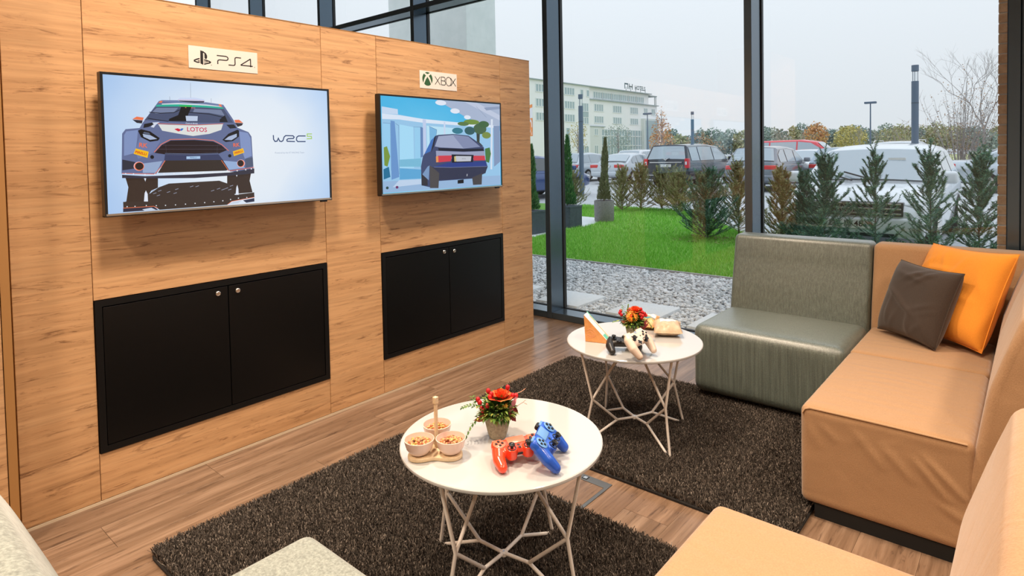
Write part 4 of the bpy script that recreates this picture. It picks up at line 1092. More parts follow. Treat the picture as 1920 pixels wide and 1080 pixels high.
# ------------------------------------------------------------------ game controllers
def remesh(b, name, mat, vox=.0024, smooth=7):
    me = b.mesh(name, mat)
    o = bpy.data.objects.new(name, me); COL.objects.link(o)
    m = o.modifiers.new('r', 'REMESH'); m.mode = 'VOXEL'; m.voxel_size = vox
    s = o.modifiers.new('s', 'SMOOTH'); s.iterations = smooth; s.factor = .5
    dg = bpy.context.evaluated_depsgraph_get()
    out = bpy.data.meshes.new_from_object(o.evaluated_get(dg))
    bpy.data.objects.remove(o)
    for p in out.polygons: p.use_smooth = True
    out.materials.clear(); out.materials.append(mat)
    out.name = name
    return out
def chain(b, pts, n=14):
    for (p, r), (q, s) in zip(pts[:-1], pts[1:]):
        p, q = Vector(p), Vector(q)
        for k in range(n+1):
            t = k/n
            b.ball(p.lerp(q, t), r+(s-r)*t, 14, 10)
def pose(o, pos, yaw, pitch, roll):
    o.location = pos
    o.rotation_mode = 'QUATERNION'
    o.rotation_quaternion = (Matrix.Rotation(yaw, 3, 'Z') @ Matrix.Rotation(pitch, 3, 'X') @ Matrix.Rotation(roll, 3, 'Y')).to_quaternion()
def stick(parent, x, y, z, m):
    s = obj('thumbstick', B().lathe([(.0045, 0), (.0042, .008), (.0085, .0095), (.0098, .012), (.0095, .0145), (.0075, .0152), (.006, .0138), (0, .0132)], 20), m, parent, (x, y, z), smooth=40)
    return s
def pad_ds(label, mat, light, pos, yaw, pitch, roll):
    r = thing('game_controller', label, 'controller')
    pose(r, pos, yaw, pitch, roll)
    b = B()
    b.rbox((-.060, -.014, -.011), (.060, .046, .0165), .010)
    b.rbox((-.077, -.010, -.013), (-.036, .047, .019), .013)
    b.rbox((.036, -.010, -.013), (.077, .047, .019), .013)
    for s in (-1, 1):
        b.cyl((s*.026, -.012, -.012), .0165, .032, 28)
        chain(b, [((s*.060, .012, .000), .0205), ((s*.069, -.022, -.004), .0190), ((s*.068, -.052, -.009), .0150)])
    obj('body', remesh(b, 'body', mat), parent=r)
    for s in (-1, 1):
        stick(r, s*.026, -.012, .0195, MAT['black'])
        obj('stick_ring', B().lathe([(.0135, 0), (.0135, .0018), (.011, .0022), (.0105, .0004)], 24), MAT['black'], r, (s*.026, -.012, .0192), smooth=40)
        obj('trigger', B().rbox((s*.055-.014, .040, -.012), (s*.055+.014, .056, .004), .005, 3), MAT['black'], r, smooth=50)
        obj('shoulder_button', B().rbox((s*.055-.015, .041, .006), (s*.055+.015, .0505, .0135), .003, 3), light, r, smooth=50)
        obj('button_plate', B().lathe([(0, 0), (.0195, 0), (.0195, .0006), (.0185, .0012), (0, .0014)], 28), light, r, (s*.055, .020, .0186), smooth=40)
    obj('touchpad', B().rbox((-.0285, .012, .012), (.0285, .045, .0185), .002, 2), light, r, smooth=40)
    d = B()
    for dx, dy in ((0, .0095), (0, -.0095), (.0095, 0), (-.0095, 0)):
        d.rbox((-.055+dx-.0036, .020+dy-.0036, .0185), (-.055+dx+.0036, .020+dy+.0036, .0225), .001, 2)
    obj('direction_pad', d, MAT['black'], r)
    for dx, dy in ((0, .0105), (0, -.0105), (.0105, 0), (-.0105, 0)):
        obj('button', B().cyl((.055+dx, .020+dy, .0190), .0045, .0040, 16), MAT['black'], r)
    obj('speaker_grille', B().cyl((0, .004, .0163), .005, .0008, 16), MAT['black'], r)
    obj('home_button', B().cyl((0, -.008, .0160), .0045, .0014, 16), MAT['black'], r)
    obj('headset_port', B().rbox((-.009, -.0152, -.004), (.009, -.0132, .003), .001, 2), MAT['black'], r)
    return r
red_m = M('red_translucent_plastic').set(base=(.86, .060, .018, 1), rough=.22, coat=.5).m
red_l = M('red_light_plastic').set(base=(.90, .16, .09, 1), rough=.3).m
blue_m = M('blue_plastic').set(base=(.012, .085, .50, 1), rough=.32, coat=.2).m
blue_l = M('light_blue_plastic').set(base=(.13, .30, .62, 1), rough=.38).m
pad_ds('red translucent game controller lying flat under the blue one', red_m, red_l, (1.734, 1.386, .5135), 1.04, .143, -.019)
pad_ds('blue game controller leaning on the red one', blue_m, blue_l, (1.803, 1.439, .534), 2.015, .616, .018)
def pad_xb(label, mat, pos, yaw, pitch, roll, accent):
    r = thing('game_controller', label, 'controller')
    pose(r, pos, yaw, pitch, roll)
    b = B()
    b.rbox((-.058, -.020, -.012), (.058, .044, .017), .011)
    b.rbox((-.070, .000, -.013), (-.030, .047, .019), .014)
    b.rbox((.030, .000, -.013), (.070, .047, .019), .014)
    for s in (-1, 1):
        chain(b, [((s*.056, .018, .000), .0225), ((s*.064, -.020, -.005), .0205), ((s*.056, -.060, -.013), .0155)])
    obj('body', remesh(b, 'body', mat), parent=r)
    stick(r, -.045, .012, .0195, MAT['black']); stick(r, .022, -.012, .0165, MAT['black'])
    for q in ((-.045, .012, .0192), (.022, -.012, .0160)):
        obj('stick_ring', B().lathe([(.0130, 0), (.0130, .0018), (.011, .0022), (.0105, .0004)], 24), MAT['black'], r, q, smooth=40)
    d = B()
    d.rbox((-.022-.0105, -.013-.0033, .0165), (-.022+.0105, -.013+.0033, .0205), .001, 2)
    d.rbox((-.022-.0033, -.013-.0105, .0165), (-.022+.0033, -.013+.0105, .0205), .001, 2)
    obj('direction_pad', d, MAT['black'], r)
    obj('pad_dish', B().lathe([(0, 0), (.0125, 0), (.0125, .0008), (0, .001)], 24), accent, r, (-.022, -.013, .0162))
    for dx, dy in ((0, .0115), (0, -.0115), (.0115, 0), (-.0115, 0)):
        obj('button', B().cyl((.045+dx, .014+dy, .0190), .0048, .0036, 16), MAT['black'], r)
    obj('home_button', B().cyl((0, .036, .0163), .007, .0014, 20), MAT['chrome'], r)
    for x in (-.013, .013):
        obj('menu_button', B().cyl((x, .014, .0168), .003, .0014, 12), MAT['black'], r)
    for s in (-1, 1):
        obj('bumper', B().rbox((s*.045-.022, .040, .004), (s*.045+.022, .0505, .0125), .003, 3), mat, r, smooth=50)
        obj('trigger', B().rbox((s*.05-.012, .036, -.014), (s*.05+.012, .056, .002), .005, 3), MAT['black'], r, smooth=50)
white_m = M('white_plastic').set(base=(.74, .60, .50, 1), rough=.35).m
grey_l = plain('light_grey_plastic', (.5, .47, .44, 1), .4)
blk_m = M('black_pad_plastic').set(base=(.018, .016, .015, 1), rough=.33).m
pad_xb('black game controller lying flat under the white one', blk_m, (1.457, 2.479, .5145), .608, .136, .016, MAT['black'])
pad_xb('white game controller leaning on the black one', white_m, (1.557, 2.441, .5535), 1.515, .661, -.033, grey_l)

# ------------------------------------------------------------------ sandwich wedge and snack bags
sw = thing('sandwich_box', 'wedge-shaped sandwich box with orange face and white spine on the far table', 'sandwich box', (1.234, 2.494, TZ))
o_ = Vector((0, 0, .0006)); bx_ = Vector((.118, .034, .0006)); dp = Vector((-.034, .118, 0)).normalized()*.062
tp = Vector((-.006, -.002, .130)); tp2 = tp+Vector((.004, 0, .004))
kraft = speck('kraft_card', (.72, .30, .085), (.82, .38, .13), 40, .6)
card_w = plain('white_card', (.80, .78, .76, 1), .4)
card_g = plain('green_card', (.12, .50, .36, 1), .45)
card_o = plain('orange_card', (.80, .36, .18, 1), .45)
window_f = M('film_window').set(base=(.70, .70, .70, 1), rough=.15).m
b = B()
vs = [o_, bx_, tp, o_+dp, bx_+dp, tp+dp]
b.add(vs, [(0, 2, 1), (3, 4, 5), (0, 1, 4, 3), (0, 3, 5, 2), (1, 2, 5, 4)])
obj('box', b, kraft, sw)
def onhyp(u, w, lift=.0006):
    p = tp.lerp(bx_, u)+dp*w
    n = (bx_-tp).cross(dp).normalized()
    if n.z < 0: n = -n
    return p+n*lift
def strip(name, mat, u0, u1, w0, w1, lift):
    b = B(); b.add([onhyp(u0, w0, lift), onhyp(u1, w0, lift), onhyp(u1, w1, lift), onhyp(u0, w1, lift), onhyp(u0, w0, 0), onhyp(u1, w0, 0), onhyp(u1, w1, 0), onhyp(u0, w1, 0)],
                   [(0, 1, 2, 3), (4, 7, 6, 5), (0, 4, 5, 1), (1, 5, 6, 2), (2, 6, 7, 3), (3, 7, 4, 0)]); obj(name, b, mat, sw)
strip('spine_label', card_w, 0, 1, 0, .98, .0006)
strip('film_window', window_f, .12, .72, .12, .62, .0010)
strip('orange_band', card_o, .1, .98, .72, .86, .0010)
strip('green_corner', card_g, -.02, .30, .86, 1.0, .0012)
strip('green_sticker', card_g, .72, .90, .10, .66, .0014)
# debossed outline drawing on the orange face (a bread slice) as raised card lines
nfr = (bx_-o_).cross(tp-o_).normalized()
if nfr.y > 0: nfr = -nfr
ff = lambda u, w: o_+(bx_-o_)*u+(tp-o_)*w+nfr*.0006
b = B()
for pts in ([(.08, .42), (.22, .50), (.36, .46), (.42, .38)], [(.08, .34), (.24, .40), (.40, .30)], [(.06, .24), (.22, .16), (.36, .20), (.44, .26)], [(.10, .28), (.24, .22), (.40, .27)]):
    b.tube([ff(*p) for p in pts], .0011, 5)
obj('embossed_lines', b, card_o, sw)
bag_m = speck('bag_film', (.50, .33, .20), (.62, .47, .33), 18, .4)
bag_o = speck('bag_film_orange', (.66, .29, .08), (.72, .43, .18), 14, .4)
bag_t = plain('bag_teal', (.07, .28, .33, 1), .35)
bag_c = plain('bag_cream', (.82, .74, .66, 1), .35)
def bag(label, mat, w, l, t, pos, yaw, pitch, seed, extras):
    r = thing('snack_bag', label, 'snack bag', pos)
    r.rotation_euler = (pitch, 0, yaw)
    rnd = random.Random(seed)
    n, k = 22, 18
    ph = [(rnd.uniform(3, 9), rnd.uniform(0, 6), rnd.uniform(.0012, .003)) for _ in range(5)]
    def P(i, j, s):
        u, q = 2*i/n-1, 2*j/k-1
        prof = (max(0, 1-abs(q)**2.6))**.6*(max(0, 1-abs(u)**3))**.5
        z = s*t/2*prof
        for a, c, am in ph:
            z += am*math.sin(a*u+c)*math.sin(a*.7*q+c*2)*(1 if s > 0 else .2)*min(1, prof*2)
        return (u*w/2*(1-.10*(1-q*q)*0-.08*(1-abs(q))), q*l/2, z+t/2)
    b = B()
    for s in (1, -1):
        v = [P(i, j, s) for j in range(k+1) for i in range(n+1)]
        b.add(v, [((j*(n+1)+i), (j*(n+1)+i+1), ((j+1)*(n+1)+i+1), ((j+1)*(n+1)+i)) if s > 0 else ((j*(n+1)+i), ((j+1)*(n+1)+i), ((j+1)*(n+1)+i+1), (j*(n+1)+i+1)) for j in range(k) for i in range(n)])
    obj('pouch', b, mat, r, smooth=60)
    for nm, m2, u0, u1, q0, q1 in extras:
        b = B()
        ii = [u0+(u1-u0)*a/10 for a in range(11)]; jj = [q0+(q1-q0)*a/8 for a in range(9)]
        v = []
        for q in jj:
            for u in ii:
                p = P((u+1)/2*n, (q+1)/2*k, 1); v.append((p[0], p[1], p[2]+.0009))
        b.add(v, [(j*11+i, j*11+i+1, (j+1)*11+i+1, (j+1)*11+i) for j in range(8) for i in range(10)])
        obj(nm, b, m2, r, smooth=60)
    b = B()
    for s in (-1, 1):
        for a in range(18):
            x0 = -w/2+a*w/18
            b.add([(x0, s*l/2, t/2), (x0+w/36, s*l/2, t/2+.0015), (x0+w/36, s*(l/2+.008), t/2+.0015), (x0, s*(l/2+.008), t/2)], [(0, 1, 2, 3)])
            b.add([(x0+w/36, s*l/2, t/2+.0015), (x0+w/18, s*l/2, t/2), (x0+w/18, s*(l/2+.008), t/2), (x0+w/36, s*(l/2+.008), t/2+.0015)], [(0, 1, 2, 3)])
    obj('crimped_seal', b, mat, r)
bag('beige snack bag with cream panel in front of the other bag', bag_m, .140, .140, .064, (1.492, 2.852, TZ+.001), .52, .12, 5, [('cream_panel', bag_c, -.55, .62, .0, .72)])
bag('orange snack bag with teal wave, half behind the flowers and the beige bag', bag_o, .125, .13, .056, (1.345, 2.905, TZ+.002), .35, .16, 9, [('teal_wave', bag_t, -.85, .8, -.32, -.12), ('cream_panel', bag_c, .1, .85, .0, .6)])

# ================================================================== OUTDOORS
struct('ground', B().box((-260, 4.38, -.30), (120, 420, -.05)), MAT['asphalt'])
struct('trim_1', B().box((-9, 4.2, -.30), (3.3, 4.38, -.005)), MAT['slab'])
gb = struct('trim_2', B().box((-9, 4.38, -.06), (4.5, 6.655, -.030)), MAT['gravel_bed'])
# pebbles: a mass nobody could count
ico = bmesh.new(); bmesh.ops.create_icosphere(ico, subdivisions=1, radius=1)
IV = np.array([p.co[:] for p in ico.verts]); ico.verts.index_update()
IF = np.array([[q.index for q in f.verts] for f in ico.faces]); ico.free()
def pebbles(n, x0, x1, y0, y1, s0, s1, z):
    P = np.stack([RNG.uniform(x0, x1, n), RNG.uniform(y0, y1, n), RNG.uniform(z, z+.016, n)], 1)
    S = RNG.uniform(s0, s1, (n, 1))*RNG.uniform(.7, 1.35, (n, 3))*np.array([1, 1, .62])
    A = RNG.uniform(0, 2*PI, n)
    V = IV[None]*S[:, None, :]*RNG.uniform(.82, 1.18, (n, len(IV), 1))
    ca, sa = np.cos(A)[:, None], np.sin(A)[:, None]
    x = V[:, :, 0]*ca-V[:, :, 1]*sa; y = V[:, :, 0]*sa+V[:, :, 1]*ca
    V = np.stack([x, y, V[:, :, 2]], 2)+P[:, None, :]
    F = (IF[None]+np.arange(n)[:, None, None]*len(IV)).reshape(-1, 3)
    return np_mesh('pebbles', V.reshape(-1, 3), F, MAT['pebble'])
pb = obj('pebbles', pebbles(20000, -3.2, 1.9, 4.40, 6.64, .013, .024, -.028))
pb.data.update()
tag(pb, 'pale grey loose pebbles filling the bed outside the glass', 'pebbles', kind='stuff')
for x0, lab in ((-1.50, 'concrete stepping slab in the pebbles farthest left, mostly behind the wood wall'), (-.735, 'concrete stepping slab in the pebbles just right of the first window post'),
                (.035, 'concrete stepping slab in the pebbles behind the gerbera pot'), (.79, 'concrete stepping slab in the pebbles beside the sage sofa')):
    b = B().prism([(-.235, -.25), (.235, -.25), (.235, .25), (-.235, .25)], 2, -.05, .012, r=.006, seg=2)
    o = obj('stepping_slab', b, MAT['slab'], loc=(x0+.235, 4.84, .0), smooth=40)
    tag(o, lab, 'slab', 'stepping slabs in the pebble bed')
struct('trim_3', B().box((-9, 6.655, -.08), (4.5, 6.675, .008)), MAT['kerb'])
LAWN = [(4.2, 6.675), (4.2, 9.1), (2.3, 8.9), (1.0, 8.5), (-.1, 9.7), (-1.2, 10.9), (-3.2, 13.8), (-4.6, 14.0), (-9, 14.0), (-9, 10.3), (-5.7, 10.3), (-5.7, 6.675)]
struct('lawn', B().prism(LAWN, 2, -.10, -.008), MAT['soil'])
PATH = [(-3.78, 9.35), (-3.70, 9.9), (-3.80, 10.35), (-3.95, 10.75), (-4.15, 11.3), (-5.6, 11.6), (-6.6, 10.6), (-5.2, 8.9), (-4.9, 7.8), (-3.55, 8.0)]
struct('path', B().prism(PATH, 2, -.05, -.002), MAT['slab'])
def inpoly(P, poly):
    x, y = P[:, 0], P[:, 1]; c = np.zeros(len(P), bool)
    for i in range(len(poly)):
        (x1, y1), (x2, y2) = poly[i-1], poly[i]
        c ^= ((y1 > y) != (y2 > y)) & (x < (x2-x1)*(y-y1)/((y2-y1) if y2 != y1 else 1e-9)+x1)
    return c
def blades(n, x0, x1, y0, y1, h0, h1, w):
    P = np.stack([RNG.uniform(x0, x1, n), RNG.uniform(y0, y1, n)], 1)
    P = P[inpoly(P, LAWN) & ~inpoly(P, PATH)]
    n = len(P)
    a = RNG.uniform(0, 2*PI, n); h = RNG.uniform(h0, h1, n); ln = RNG.normal(0, .022, (n, 2))
    dx, dy = np.cos(a)*w, np.sin(a)*w
    V = np.empty((n, 3, 3)); z = np.full(n, -.010)
    V[:, 0] = np.stack([P[:, 0]-dx, P[:, 1]-dy, z], 1); V[:, 1] = np.stack([P[:, 0]+dx, P[:, 1]+dy, z], 1)
    V[:, 2] = np.stack([P[:, 0]+ln[:, 0], P[:, 1]+ln[:, 1], z+h], 1)
    return V.reshape(-1, 3)
V = np.concatenate([blades(85000, -3.6, 1.6, 6.68, 9.5, .03, .062, .0035), blades(60000, -6.5, 0.5, 9.0, 14, .03, .07, .005)])
g = obj('grass', np_mesh('grass', V, np.arange(len(V)).reshape(-1, 3), MAT['grass']))
tag(g, 'bright green mown lawn beyond the pebble bed', 'grass', kind='stuff')

# ------------------------------------------------------------------ evergreens
def yew(x, y, h, w, label, mat, seed, z=-.01, sparse=1.0):
    rnd = random.Random(seed)
    r = thing('yew_shrub', label, 'shrub', (x, y, z), group='young yews of the hedge')
    tb = B(); tb.tube([(0, 0, 0), (rnd.uniform(-.02, .02), rnd.uniform(-.02, .02), h*.5), (0, 0, h)], .011, 6, r2=.003)
    V = []; F = []
    def needle(p, d, l, wd):
        s = d.orthogonal().normalized()*wd
        k = len(V); V.extend([p-s, p+s, p+d*l]); F.append((k, k+1, k+2))
    def shoot(p0, d0, L, depth=0):
        seg = 7
        p = p0.copy(); d = d0.copy(); pts = [p.copy()]
        for i in range(seg):
            d = (d+Vector((0, 0, .05))+Vector((rnd.gauss(0, .05), rnd.gauss(0, .05), 0))).normalized()
            q = p+d*L/seg
            m = max(3, int(L/seg/.008))
            sd = d.cross(Vector((0, 0, 1)))
            sd = sd.normalized() if sd.length > .05 else d.orthogonal().normalized()
            for k in range(m):
                t = (k+rnd.random())/m
                b = p.lerp(q, t)
                for sg in (-1, 1):
                    nd = (sd*sg+d*.75+Vector((rnd.gauss(0, .25), rnd.gauss(0, .25), rnd.gauss(0, .25)))).normalized()
                    needle(b, nd, rnd.uniform(.026, .044), .0036)
            if depth == 0 and i >= 1 and rnd.random() < .75:
                a = rnd.uniform(-1, 1)
                shoot(q, (d+sd*a*1.1+Vector((0, 0, rnd.uniform(-.1, .35)))).normalized(), L*rnd.uniform(.25, .45), 1)
            p = q; pts.append(p.copy())
        tb.tube(pts, .0035 if depth == 0 else .002, 4, r2=.0012)
    nb = int(84*sparse)
    for i in range(nb):
        t = (i+rnd.random())/nb
        zz = h*(.04+.84*t)
        a = i*2.399+rnd.uniform(-.4, .4)
        L = w*(1.45-.85*t)*rnd.uniform(.75, 1.2)
        el = .25+.75*t+rnd.uniform(-.15, .15)
        shoot(Vector((0, 0, zz)), Vector((math.cos(a)*math.cos(el), math.sin(a)*math.cos(el), math.sin(el))), L)
    shoot(Vector((0, 0, h*.72)), Vector((0, 0, 1)), h*.28)
    obj('stem', tb, MAT['bark'], r)
    fo = obj('needles', np_mesh('needles', np.array([v[:] for v in V]), np.array(F), mat), parent=r)
    fo['kind'] = 'stuff'
YW = MAT['yew']; YO = MAT['yew_reflect_tint']
yew(-6.05, 12.75, .95, .34, 'reflection-tinted olive hedge yew between the two planters, partly behind the grey one', YO, 20)
yew(-4.62, 12.85, 1.02, .30, 'reflection-tinted olive hedge yew just right of the round grey planter', YO, 21)
yew(-4.36, 13.30, 1.08, .32, 'reflection-tinted olive hedge yew second right of the round grey planter', YO, 22)
yew(-3.98, 13.62, 1.0, .32, 'reflection-tinted olive hedge yew in front of the left tail lamp of the black minivan', YO, 23)
yew(-3.52, 13.42, .98, .32, 'reflection-tinted olive hedge yew in front of the right tail lamp of the black minivan', YO, 24)
yew(-3.05, 12.6, .95, .32, 'reflection-tinted olive hedge yew left of the lone dark lawn yew', YO, 31)
yew(-1.05, 9.38, 1.05, .36, 'broad yew with mulch at its foot, nearest on the lawn', YW, 25, sparse=1.7)
yew(-.86, 10.2, 1.22, .32, 'reflection-tinted brownish yew just left of the second window post', YO, 26)
yew(.29, 8.66, 1.18, .24, 'reflection-tinted yellow-brown yew just right of the second window post', YO, 27)
yew(.97, 8.08, 1.36, .27, 'dense dark yew before the left headlamp of the white car', YW, 28, sparse=1.1)
yew(1.47, 8.24, 1.40, .25, 'sparse pointed yew before the grille of the white car', YW, 29, sparse=.6)
yew(1.99, 8.42, 1.40, .28, 'blue-green yew before the right side of the white car', YW, 30, sparse=.75)
yew(2.42, 8.79, 1.36, .27, 'yew beside the brick pier at the right edge of the window', YW, 32)
yew(.64, 8.42, 1.15, .20, 'small green yew left of the white car, behind the dense dark one', YW, 33)
mu = pebbles(420, -1.5, -.55, 8.95, 9.75, .010, .024, -.006)
mu.materials.clear(); mu.materials.append(MAT['mulch'])
o = obj('bark_mulch', mu); tag(o, 'reddish bark mulch around the foot of the nearest lawn yew', 'mulch', kind='stuff')

def cypress(x, y, h0, h, w, lean, mat, pot, label):
    r = thing('potted_cypress', label, 'potted plant', (x, y, 0))
    rnd = random.Random(int(x*100)+int(y*10))
    if pot == 'square':
        b = B(); s = .20
        b.prism([(-s, -s), (s, -s), (s, s), (-s, s)], 2, 0, h0, r=.008, seg=2)
        obj('planter', b, MAT['planter_dark'], r)
        obj('rim', B().box((-s-.006, -s-.006, h0-.03), (s+.006, s+.006, h0+.004)), MAT['planter_dark'], r)
    else:
        obj('planter', B().lathe([(0, 0), (.185, 0), (.2, .03), (.205, h0-.02), (.20, h0), (.185, h0), (.18, h0-.04), (0, h0-.04)], 28, closed=True), MAT['planter_grey'], r, smooth=40)
    obj('trunk', B().tube([(0, 0, h0-.02), (lean*.5, 0, h0+h*.5), (lean, 0, h0+h*.9)], .014, 6, r2=.005), MAT['bark'], r)
    n = 4200
    t = RNG.uniform(0, 1, n)**1.25; a = RNG.uniform(0, 2*PI, n)
    rad = w*(1-t)**.75*(.9+.25*np.sin(t*9+a*2))*np.sqrt(RNG.uniform(.25, 1, n))
    P = np.stack([rad*np.cos(a)+lean*t, rad*np.sin(a), h0+.02+t*h*.97], 1)
    d = np.stack([np.cos(a)*.45, np.sin(a)*.45, np.ones(n)], 1)+RNG.normal(0, .2, (n, 3))
    d /= np.linalg.norm(d, axis=1)[:, None]
    s = np.cross(d, RNG.normal(0, 1, (n, 3))); s /= np.linalg.norm(s, axis=1)[:, None]
    L = RNG.uniform(.04, .075, n)[:, None]; wd = .009
    V = np.stack([P-s*wd, P+s*wd, P+d*L], 1).reshape(-1, 3)
    fo = obj('foliage', np_mesh('foliage', V, np.arange(len(V)).reshape(-1, 3), mat), parent=r); fo['kind'] = 'stuff'
cypress(-3.98, 8.55, .40, 1.16, .15, .05, MAT['conifer'], 'square', 'potted cypress in a dark planter, left of the first window post')
cypress(-3.93, 9.62, .41, 1.34, .155, .02, MAT['conifer'], 'square', 'potted cypress in a dark square planter, right of the first window post')
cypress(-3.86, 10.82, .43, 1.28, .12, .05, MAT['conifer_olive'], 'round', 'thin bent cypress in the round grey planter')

# ------------------------------------------------------------------ brick pier
pr_ = thing('brick_pier', 'brick pier beside the dark frame at the right edge of the window', 'pier', (2.70, 5.5, 0))
obj('core', B().box((.006, .006, 0), (.46, .42, 3.6)), MAT['mortar'], pr_)
CH = .0705
bl = {L: B().prism([(0, 0), (L, 0), (L, .11), (0, .11)], 2, 0, CH-.011, r=.003, seg=1).mesh('brick', MAT['brick']) for L in (.22, .105)}
for k in range(50):
    x = 0
    for L in ((.22, .22) if k % 2 else (.105, .22, .105)):
        obj('brick', bl[L], parent=pr_, loc=(x, random.uniform(-.003, .002), k*CH))
        x += L+.011

# concrete column outside above the wall
cp = obj('concrete_column', B().prism([(-8.41, 9.0), (-5.93, 9.0), (-5.93, 9.9), (-8.41, 9.9)], 2, -.05, 8.5, r=.01, seg=1), MAT['pillar'])
tag(cp, 'pale concrete column outside, rising above the wood wall', 'column')

# ------------------------------------------------------------------ lamp columns
def column_light(x, y, label):
    r = thing('lamp_column', label, 'lamp post', (x, y, -.05), group='lamp columns of the car park')
    m = MAT['lampm']
    obj('pole', B().cyl((0, 0, 0), .078, 3.06, 20), m, r, smooth=40)
    obj('collar', B().cyl((0, 0, 2.52), .0805, .02, 20), MAT['planter_dark'], r, smooth=40)
    obj('lens', B().cyl((0, 0, 3.06), .066, .24, 20), MAT['lamp_glass'], r, smooth=40)
    for i in range(3):
        a = 2*PI*i/3+.5
        obj('rod', B().cyl((.06*math.cos(a), .06*math.sin(a), 3.06), .006, .24, 6), m, r)
    obj('cap', B().cyl((0, 0, 3.30), .078, .15, 20), m, r, smooth=40)
MAT['lampm'] = plain('lamp_slate', (.10, .15, .21, 1), .5)
column_light(.63, 17.88, 'dark lamp column behind the white car, largest of them')
column_light(-10.3, 29.5, 'dark lamp column rising behind the black minivan')
column_light(-8.85, 17.4, 'dark lamp column behind the dark potted cypress, before the hotel')
def street_lamp(x, y, h, label):
    r = thing('street_lamp', label, 'lamp post', (x, y, -.05))
    obj('pole', B().cyl((0, 0, 0), .06, h, 10, r2=.035), MAT['lampm'], r, smooth=40)
    obj('head', B().rbox((-.35, -.12, h-.02), (.35, .12, h+.12), .04, 2), MAT['lampm'], r, smooth=40)
street_lamp(-5.37, 45.7, 4.35, 'thin street lamp above the tree line left of the big column')
street_lamp(-20.2, 43.4, 4.4, 'thin street lamp before the hotel, left of the orange tree')

# ------------------------------------------------------------------ cars
def paint(name, c, metal=.3, rough=.25):
    return M(name).set(base=c, metal=metal, rough=rough, coat=.8, coatr=.05).m
CG = M('car_glass').set(base=(.035, .05, .06, 1), rough=.04, spec=.9, coat=.5).m
CGL = M('car_glass_sky_tint').set(base=(.34, .41, .46, 1), rough=.04, spec=.9, coat=.5).m  # sky reflection put into the pale base colour
TAIL = M('tail_lamp').set(base=(.62, .025, .03, 1), rough=.2, coat=.5).m
HEADL = M('head_lamp').set(base=(.62, .66, .70, 1), rough=.12, coat=.8).m
TYRE = plain('tyre', (.018, .018, .018, 1), .85)
PLATE = plain('number_plate', (.78, .78, .74, 1), .4)
def loft(sections):
    b = B(); n = len(sections[0])
    for s in sections: b.v += [Vector(p) for p in s]
    for k in range(len(sections)-1):
        for i in range(n-1):
            b.f.append((k*n+i, k*n+i+1, (k+1)*n+i+1, (k+1)*n+i)); b.mi.append(0)
        b.f.append((k*n+n-1, k*n, (k+1)*n, (k+1)*n+n-1)); b.mi.append(0)
    b.f.append(tuple(range(n))[::-1]); b.f.append(tuple(range((len(sections)-1)*n, len(sections)*n))); b.mi += [0, 0]
    return b
TYPES = {
 'suv': dict(L=4.5, W=1.84, H=1.58, r=.34, wx=(1.38, -1.32), belt=1.0,
             body=[(-2.25, .48, .78, .84), (-2.18, .34, 1.0, .90), (-1.9, .26, 1.03, .92), (0, .25, 1.0, .92), (1.15, .25, .99, .92), (1.75, .26, .92, .91), (2.12, .30, .82, .87), (2.25, .44, .68, .80)],
             cab=[(1.12, .97), (.30, 1.50), (-.6, 1.58), (-1.65, 1.54), (-2.12, 1.0)]),
 'sedan': dict(L=4.7, W=1.80, H=1.43, r=.32, wx=(1.45, -1.35), belt=.93,
             body=[(-2.35, .48, .78, .80), (-2.28, .34, .98, .86), (-1.75, .26, 1.0, .89), (0, .24, .94, .90), (1.1, .24, .93, .90), (1.75, .26, .86, .89), (2.2, .30, .76, .84), (2.35, .42, .64, .76)],
             cab=[(1.05, .92), (.25, 1.38), (-.45, 1.43), (-1.05, 1.37), (-1.80, .98)]),
 'minivan': dict(L=5.14, W=1.98, H=1.77, r=.34, wx=(1.62, -1.45), belt=1.06,
             body=[(-2.57, .46, .80, .90), (-2.52, .34, 1.08, .96), (-2.2, .28, 1.10, .98), (0, .26, 1.08, .99), (1.6, .26, 1.05, .98), (2.15, .28, .94, .95), (2.45, .32, .82, .88), (2.57, .45, .70, .80)],
             cab=[(1.75, 1.04), (.85, 1.66), (-.3, 1.76), (-2.25, 1.72), (-2.53, 1.06)]),
 'van': dict(L=5.0, W=1.95, H=2.0, r=.34, wx=(1.65, -1.4), belt=1.15,
             body=[(-2.5, .46, .80, .92), (-2.46, .34, 1.15, .96), (-2.2, .28, 1.18, .97), (0, .26, 1.16, .97), (1.4, .26, 1.12, .97), (2.0, .28, 1.02, .95), (2.4, .32, .86, .88), (2.5, .45, .70, .80)],
             cab=[(1.85, 1.08), (1.0, 1.86), (.2, 1.98), (-2.3, 1.96), (-2.47, 1.15)]),
}
